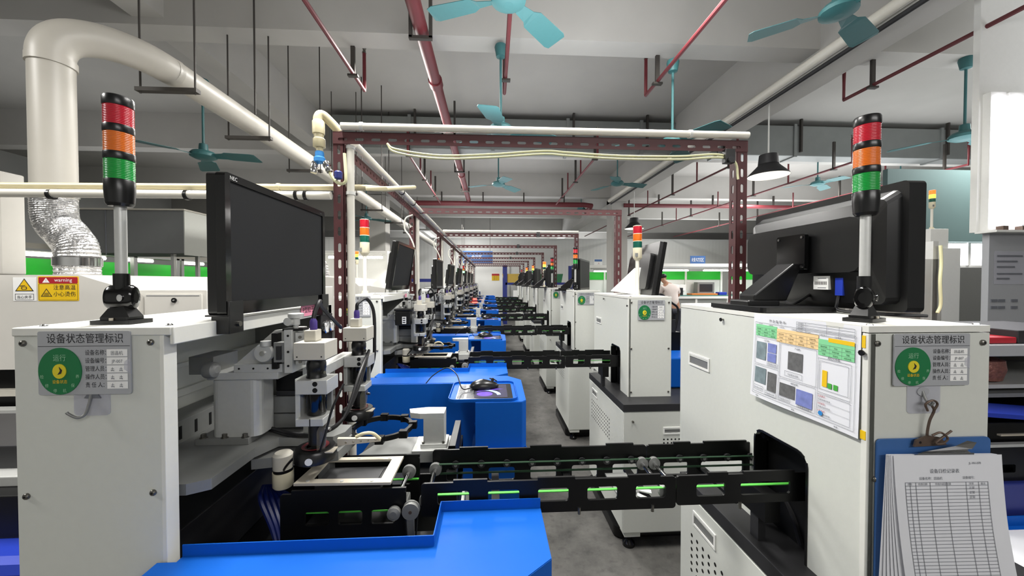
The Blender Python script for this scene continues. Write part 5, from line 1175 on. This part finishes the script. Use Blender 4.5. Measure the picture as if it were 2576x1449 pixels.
for k in range(3):
    b = MB().box(.78 + .22 * k, .94 + .22 * k, 13.12, 13.3, .95, 1.2, 'paperw')
    tag(b.build('paper_box', loc=(.86 + .22 * k, 13.2, .95)), 'white paper box on the lower shelf of the blue rack, %s from the upright' % ORD[k], 'box', 'white boxes on the blue rack')
# ---------------------------------------------------------------- right bay: bench with green board, person
def bench(x0, x1, y, label, tubes, gl, postm='white2'):
    t = thing('workbench', label, 'bench', ((x0 + x1) / 2, y, 0), 'benches with green boards')
    MB().box(x0, x1, y + .55, y + .58, 1.57, 1.79, 'green').build('backboard', t)
    MB().box(x0 - .1, x1 + .05, y + .05, y + .6, 1.89, 1.97, 'white2').box(x0, x1, y + .08, y + .12, 1.85, 1.89, 'alu').build('canopy', t)
    MB().box(x0, x1, y + .57, y + .6, 1.2, 1.57, 'white2').build('lower_board', t)
    MB().box(x0, x1, y, y + .58, 1.15, 1.175, 'glassg').build('worktop', t)
    for x in (x0, (x0 + x1) / 2, x1 - .05): MB().box(x, x + .05, y + .53, y + .58, 0, 1.9, postm).box(x, x + .05, y + .02, y + .07, 0, 1.15, postm).build('post', t)
    MB().box(x0, x1, y + .3, y + .33, .3, 1.1, 'white2').box(x0, x1, y + .0, y + .03, 1.09, 1.15, 'white2').build('apron', t)
    for k, (a, c) in enumerate(tubes): tube_light('tube_lamp', '%s LED tube over the %s' % (ORD[k], gl), (a, y + .15, 1.80), (c, y + .15, 1.80), .018, 'LED tubes over the green boards')
    return t
bench(4.1, 6.15, 9.0, 'workbench with bright green board in front of the bowed person', ((4.15, 5.0), (5.4, 6.05)), 'green-board bench where the person works')
bench(6.35, 9.2, 9.0, 'workbench with green board behind the black monitor back', ((6.4, 7.2), (7.5, 8.4)), 'bench behind the black monitor back')
bench(2.75, 3.75, 10.0, 'small bench with green board behind the second portal post', ((2.85, 3.6),), 'small bench behind the second portal post')
t = thing('wall_sign', 'blue area sign with three white characters standing above the green-board bench', 'sign', (5.2, 9.1, 2.07))
MB().plate([(5.0, 1.97), (5.39, 1.97), (5.39, 2.165), (5.0, 2.165)], [], (0, 9.05, 0), X_, Z_, .01, 'clip').text('线切区', .11, (0, 9.05, 0), X_, Z_, 5.195, 2.025, 'paperw', .002).build('plate', t)
for lab, q, m, cat, nm in (('small black box standing on the green-board bench', (4.68, 4.82, 9.05, 9.2, 1.175, 1.36), 'blackp', 'box', 'black_box'), ('orange shallow tray lying on the green-board bench', (5.05, 5.72, 9.05, 9.3, 1.175, 1.215), 'orange', 'tray', 'parts_tray'), ('royal blue cloth bundle on the green-board bench', (5.75, 5.95, 9.03, 9.2, 1.175, 1.25), 'tblue', 'cloth', 'cloth_bundle'), ('white printer on the green-board bench behind the black box', (4.5, 5.0, 9.25, 9.5, 1.175, 1.44), 'paperw', 'printer', 'printer'), ('yellow packet on the bench behind the monitor back', (6.5, 6.75, 9.05, 9.2, 1.175, 1.32), 'signy', 'packet', 'yellow_packet'), ('grey test unit on the green-board bench beside the white printer', (5.35, 5.8, 9.32, 9.5, 1.175, 1.5), 'alud', 'instrument', 'test_unit')):
    b = MB().box(*q, m)
    if nm == 'printer': b.box(q[0] + .04, q[1] - .04, q[2] - .05, q[2], 1.28, 1.30, 'white2').box(q[0] + .05, q[0] + .2, q[2] - .003, q[2], 1.36, 1.4, 'ink')
    if nm == 'test_unit': b.box(q[0] + .05, q[1] - .05, q[2] - .004, q[2], 1.25, 1.45, 'ink')
    tag(b.build(nm, loc=((q[0] + q[1]) / 2, (q[2] + q[3]) / 2, q[4]), bevel=.012 if nm == 'cloth_bundle' else .004), lab, cat)
# hanging banner and wall board behind
b = MB().box(3.35, 3.62, 11.9, 11.93, 1.75, 2.25, 'paperw').quad((0, 11.898, 0), X_, Z_, 3.36, 3.61, 2.17, 2.24, 'clip', 0)
for k in range(4): b.text('人地事物'[k], .07, (0, 11.898, 0), X_, Z_, 3.5, 2.08 - .09 * k, 'wred', .001)
b.box(3.48, 3.5, 11.91, 11.92, 0, 1.75, 'alud')
tag(b.build('notice_board', loc=(3.5, 11.9, 0)), 'narrow white notice with blue head behind the second portal post', 'sign')
def make_person():
    t = thing('person', 'person in white t-shirt with short black hair, seen from behind bowing over the bench', 'person', (4.16, 8.25, 0))
    def skin(name, J, E, mt, parent=t, sub=2):
        me = bpy.data.meshes.new(name); me.from_pydata([(p[0] - 4.16, p[1] - 8.25, p[2]) for p, r in J], E, []); me.materials.append(M[mt])
        o = bpy.data.objects.new(name, me); C.objects.link(o); o.parent = parent; WL[o.name] = V(4.16, 8.25, 0)
        sk = o.modifiers.new('skin', 'SKIN'); sk.use_smooth_shade = True
        for i, (p, r) in enumerate(J):
            rr = r if isinstance(r, tuple) else (r, r); me.skin_vertices[0].data[i].radius = rr
        me.skin_vertices[0].data[0].use_root = True
        o.modifiers.new('sub', 'SUBSURF').levels = sub; o.modifiers['sub'].render_levels = sub
        return o
    x, y = 4.16, 8.25
    J = [((x, y, .95), .11), ((x, y + .02, 1.12), (.125, .1)), ((x - .02, y + .06, 1.28), (.13, .1)), ((x - .05, y + .11, 1.40), (.11, .09)), ((x - .08, y + .15, 1.47), .055), ((x - .13, y + .20, 1.53), .05), ((x - .15, y + .23, 1.60), .085), ((x - .14, y + .23, 1.66), .07),
         ((x - .2, y + .12, 1.38), .058), ((x - .26, y + .22, 1.2), .045), ((x - .2, y + .45, 1.2), .035), ((x - .17, y + .53, 1.2), .03), ((x + .13, y + .1, 1.38), .058), ((x + .2, y + .15, 1.18), .045), ((x + .12, y + .42, 1.19), .035), ((x + .09, y + .5, 1.2), .03),
         ((x - .1, y, .85), .09), ((x - .11, y + .03, .48), .06), ((x - .11, y, .1), .045), ((x - .11, y + .12, .04), .035), ((x + .1, y, .85), .09), ((x + .11, y + .03, .48), .06), ((x + .11, y, .1), .045), ((x + .11, y + .12, .04), .035)]
    E = [(0, 1), (1, 2), (2, 3), (3, 4), (4, 5), (5, 6), (6, 7), (3, 8), (8, 9), (9, 10), (10, 11), (3, 12), (12, 13), (13, 14), (14, 15), (0, 16), (16, 17), (17, 18), (18, 19), (0, 20), (20, 21), (21, 22), (22, 23)]
    skin('body', J, E, 'skin')
    J2 = [(p, tuple(q + .02 for q in r) if isinstance(r, tuple) else r + .02) for p, r in J]
    skin('shirt', [((x, y, .93), .13), J2[1], J2[2], J2[3], ((x - .07, y + .135, 1.44), .075), J2[8], ((x - .25, y + .2, 1.24), .062), J2[12], ((x + .19, y + .14, 1.22), .062)], [(0, 1), (1, 2), (2, 3), (3, 4), (3, 5), (5, 6), (3, 7), (7, 8)], 'shirt')
    skin('trousers', [((x, y, .92), .125), ((x - .1, y, .84), .105), ((x - .11, y + .03, .48), .08), ((x - .11, y, .12), .065), ((x + .1, y, .84), .105), ((x + .11, y + .03, .48), .08), ((x + .11, y, .12), .065)], [(0, 1), (1, 2), (2, 3), (0, 4), (4, 5), (5, 6)], 'trouser')
    skin('hair', [((x - .13, y + .185, 1.585), .072), ((x - .145, y + .205, 1.635), .094), ((x - .145, y + .235, 1.68), .072)], [(0, 1), (1, 2)], 'hair')
    for s_ in (-1, 1): MB().lathe([(.004, -.02), (.012, -.012), (.012, .012), (.004, .02)], (x - .15 + .09 * s_, y + .225, 1.59), 'skin', Z_, 10).build('ear', t)
    return t
make_person()
# ---------------------------------------------------------------- right edge: next machine row, board, cabinets
t = thing('notice_board', 'grey notice board with printed notices under the glaring light at the frame edge', 'board', (3.9, 2.5, 0))
MB().box(3.62, 4.6, 2.5, 2.54, 1.19, 1.88, 'sign').build('panel', t, bevel=.003)
b = MB().plate(rrect(3.66, 3.9, 1.50, 1.74, .004), [], (0, 2.497, 0), X_, Z_, .001, 'clear')
for k, (z, w_) in enumerate(((1.70, .2), (1.66, .16), (1.62, .14), (1.57, .2), (1.535, .1))): b.box(3.68, 3.68 + w_, 2.4945, 2.496, z, z + .012, 'inkgrey')
b.build('notice', t)
for x in (3.64, 3.70, 3.80):
    for z in (1.32, 1.37): MB().box(x, x + .05, 2.495, 2.5, z, z + .02, 'inkgrey').build('photo_print', t)
MB().box(3.56, 4.6, 2.42, 2.54, 1.87, 1.885, 'white2').build('ledge', t)
MB().box(3.60, 4.6, 2.56, 2.60, 1.885, 4.2, 'white2').build('upper_panel', t)
for x in (3.64, 4.5): MB().box(x, x + .05, 2.5, 2.54, 0, 1.19, 'alu').build('post', t)
for k, x in enumerate((3.69, 3.84)):
    t = thing('light_fixture', ('glaring upright LED light standing on the notice board ledge', 'glaring upright LED light beside the other one, cut by the frame edge')[k], 'lamp', (x, 2.5, 1.9), 'upright LED lights on the notice board')
    MB().plate(rrect(x - .055, x + .055, 1.93, 2.86, .05), [], (0, 2.485, 0), X_, Z_, .03, 'ledbig').build('diffuser', t)
    MB().box(x - .06, x + .06, 2.515, 2.56, 1.89, 2.9, 'white2').box(x - .02, x + .02, 2.46, 2.5, 1.886, 1.92, 'wire').build('housing', t)
b = MB().box(4.05, 4.12, 2.44, 2.47, 1.95, 2.25, 'icon'); b.box(4.06, 4.11, 2.44, 2.5, 1.886, 1.95, 'icon')
tag(b.build('display_card', loc=(4.08, 2.46, 1.9)), 'slim blue card standing on the ledge beside the glaring lights', 'card')
t = thing('tower_cabinet', 'tall white machine cabinet right of the black monitor back', 'cabinet', (3.9, 3.1, 0))
MB().box(3.78, 4.08, 3.0, 3.5, 0, 1.81, 'white2').box(3.74, 3.78, 3.05, 3.45, .9, 1.7, 'alud').build('body', t, bevel=.004)
MB().box(3.82, 3.99, 3.02, 3.2, 1.81, 1.98, 'white2').build('control_box', t, bevel=.004)
KIDS.clear(); o = put(copy_tree(tca), 3.93, 3.1, 1.98, 'small signal tower lit amber on the tall white machine cabinet', 0, .78)
struct(MB().box(5.2, 9, 4.6, 4.66, 2.05, 3.0, 'tealwall').build('wall_cladding'))
t = thing('window_strip', 'bright lit window strip under the teal cladding', 'window', (6, 4.7, 1.9)); 
MB().box(5.0, 9, 4.75, 4.78, 1.74, 2.05, 'ledbig').build('pane', t)
for x in (5.0, 5.72, 6.5, 7.3): MB().box(x, x + .04, 4.7, 4.75, 1.74, 2.05, 'white2').build('mullion', t)
b = MB().box(5.0, 9, 4.72, 4.8, 1.70, 1.74, 'white2').box(5.0, 9, 4.72, 4.8, 2.04, 2.07, 'white2').build('window_rail', t)
t = thing('storage_cabinet', 'olive grey cabinet below the bright window strip', 'cabinet', (5.6, 4.4, 0))
MB().box(5.0, 6.6, 4.4, 4.7, 0, 1.7, 'alud').box(5.35, 5.6, 4.38, 4.4, 1.35, 1.55, 'sign').build('body', t, bevel=.005)
# acrylic cover with a yellow-white cord in front
t = thing('acrylic_guard', 'clear acrylic guard with cream cord behind the loader cabinet top', 'guard', (1.9, 1.35, 1.43))
MB().box(1.24, 2.02, 1.55, 1.556, 1.2, 1.62, 'acr').build('sheet', t)
MB().tube([(1.99, 1.535, 1.68), (1.995, 1.535, 1.6), (1.985, 1.53, 1.52), (1.99, 1.53, 1.42), (1.975, 1.53, 1.38)], .006, 'ycable', 8).box(1.975, 2.0, 1.55, 1.58, 1.2, 1.7, 'alu').build('corner_post', t)
# next row of machines at the frame edge
t = thing('side_machine', 'next machine row at the right frame edge, black rails over a navy blue guard', 'machine', (2.2, 1.2, 0))
MB().box(1.66, 2.9, 1.20, 1.8, .12, .80, 'navy').box(1.7, 2.9, 1.25, 1.8, .8, 1.0, 'black').build('bed', t, bevel=.004)
for z in (.97, ): MB().plate(rrect(1.7, 2.8, .80, .925, .006), [rrect(1.82 + .11 * k, 1.89 + .11 * k, .83, .86, .006) for k in range(6)], (0, 1.22, 0), X_, Z_, .006, 'black').build('side_rail', t)
MB().box(1.7, 2.8, 1.215, 1.235, .925, .935, 'alu').plate([(1.86, 1.24), (2.2, 1.24), (2.2, 1.5), (1.8, 1.5)], [[(1.93, 1.28), (2.15, 1.28), (2.15, 1.46), (1.87, 1.46)]], (0, 0, .96), X_, Y_, .006, 'tan').build('loading_frame', t)
MB().prism([(1.55, .95), (2.6, .95), (2.6, 1.18), (1.55, 1.18)], .66, .668, 'blue').box(1.55, 2.6, .95, .955, .4, .66, 'blue').box(1.55, 2.6, 1.175, 1.18, .66, .70, 'blue').build('front_guard', t)
MB().box(1.7, 2.8, 1.32, 1.9, 1.07, 1.085, 'alud').box(1.7, 2.8, 1.32, 1.9, 1.105, 1.12, 'alu').box(1.7, 2.8, 1.34, 1.9, 1.228, 1.24, 'alud').box(1.75, 2.7, 1.7, 1.9, .99, 1.228, 'dark').build('shelf', t)
b = MB().prism([(1.58, .98), (2.4, .98), (2.4, 1.15), (1.66, 1.15), (1.57, 1.08)], .669, .672, 'paper'); tag(b.build('paper_sheet', loc=(2.0, 1.05, .669)), 'white paper sheet lying on the blue guard at the right frame edge', 'paper')
b = MB().add([(1.6, 1.2, 1.055), (2.6, 1.2, .965), (2.6, 1.31, .975), (1.6, 1.31, 1.065), (1.6, 1.2, 1.07), (2.6, 1.2, .98), (2.6, 1.31, .99), (1.6, 1.31, 1.08)], [(0, 1, 5, 4), (4, 5, 6, 7), (1, 2, 6, 5), (3, 0, 4, 7), (2, 3, 7, 6), (3, 2, 1, 0)], 'tblue')
tag(b.build('plastic_lid', loc=(2.1, 1.4, 1.08)), 'slanted royal blue plastic lid at the right frame edge', 'lid')
b = MB(); random.seed(3); vs = []; 
prof = [(.02, 1.122), (.06, 1.126), (.07, 1.17), (.066, 1.205), (.025, 1.222)]
b.lathe(prof, (1.99, 1.40, 0), 'copper', seg=22)
o = b.build('scrap_bag', loc=(1.99, 1.40, 1.122)); tag(o, 'clear bag of reddish metal scraps on the shelf at the right frame edge', 'bag'); o.scale = (1.15, 1, 1)
for lab, q, m, nm in (('red folder lying on the stack at the right frame edge', (1.8, 1.975, 1.28, 1.5, 1.287, 1.31), 'wred', 'folder'), ('dark brown box on the stack at the right frame edge', (1.98, 2.4, 1.28, 1.6, 1.287, 1.335), 'dark', 'carton'), ('pale grey case under the red folder at the right frame edge', (1.72, 2.5, 1.26, 1.75, 1.242, 1.285), 'sign', 'case')):
    tag(MB().box(*q, m).build(nm, loc=((q[0] + q[1]) / 2, q[2], q[4]), bevel=.003), lab, nm.replace('_', ' '))
# left frame edge, beside the column
t = thing('side_machine', 'machine bits at the left frame edge with royal blue plastic guard', 'machine', (-1.4, 1.1, 0))
MB().box(-1.9, -1.02, 1.0, 1.4, .4, .8, 'tblue').build('guard', t, bevel=.03)
MB().box(-1.9, -1.0, 1.1, 1.5, .8, .92, 'black').box(-1.9, -1.0, 1.15, 1.5, .92, .95, 'alu').box(-1.9, -1.05, 1.2, 1.5, .95, 1.02, 'dark').build('bed', t, bevel=.003)
# small vertical rods and conduits high in the left bay
for k, (x, y) in enumerate(((-1.95, 3.2), (-1.7, 5.0), (-1.5, 5.2), (-1.62, 6.0))):
    tag(MB().cyl((x, y, 2.9), (x, y, 4.2), .007, 'rod', 6).build('hanger_rod', loc=(x, y, 4.2)), 'thin steel hanger rod under the ceiling beside the white duct, %s from the camera' % ORD[k], 'rod', 'loose hanger rods')

# things glimpsed between the cabinets
t = thing('blue_guard', 'blue sheet metal guard of the outer row seen between the first two loader cabinets', 'guard', (1.3, 2.3, 0))
MB().box(1.10, 1.5, 2.3, 2.7, .836, 1.03, 'blue').build('shell', t, bevel=.01)
t = thing('cable_loops', 'black cable loops above dark machine parts beside the second loader cabinet', 'cable', (1.25, 2.6, 1.1))
for dx, dz in ((0, 0), (.05, -.04)): MB().tube([(1.18 + dx, 2.6, 1.1), (1.17 + dx, 2.6, 1.3 + dz), (1.2 + dx, 2.6, 1.42 + dz), (1.26 + dx, 2.6, 1.40 + dz), (1.3 + dx, 2.6, 1.3), (1.31, 2.6, 1.1)], .008, 'cable', 8).build('cable', t)
MB().box(1.12, 1.34, 2.55, 2.7, 1.03, 1.16, 'black').box(1.15, 1.3, 2.54, 2.55, 1.16, 1.25, 'dark').cyl((1.24, 2.6, 1.16), (1.24, 2.6, 1.28), .03, 'blackp', 14).build('base', t)
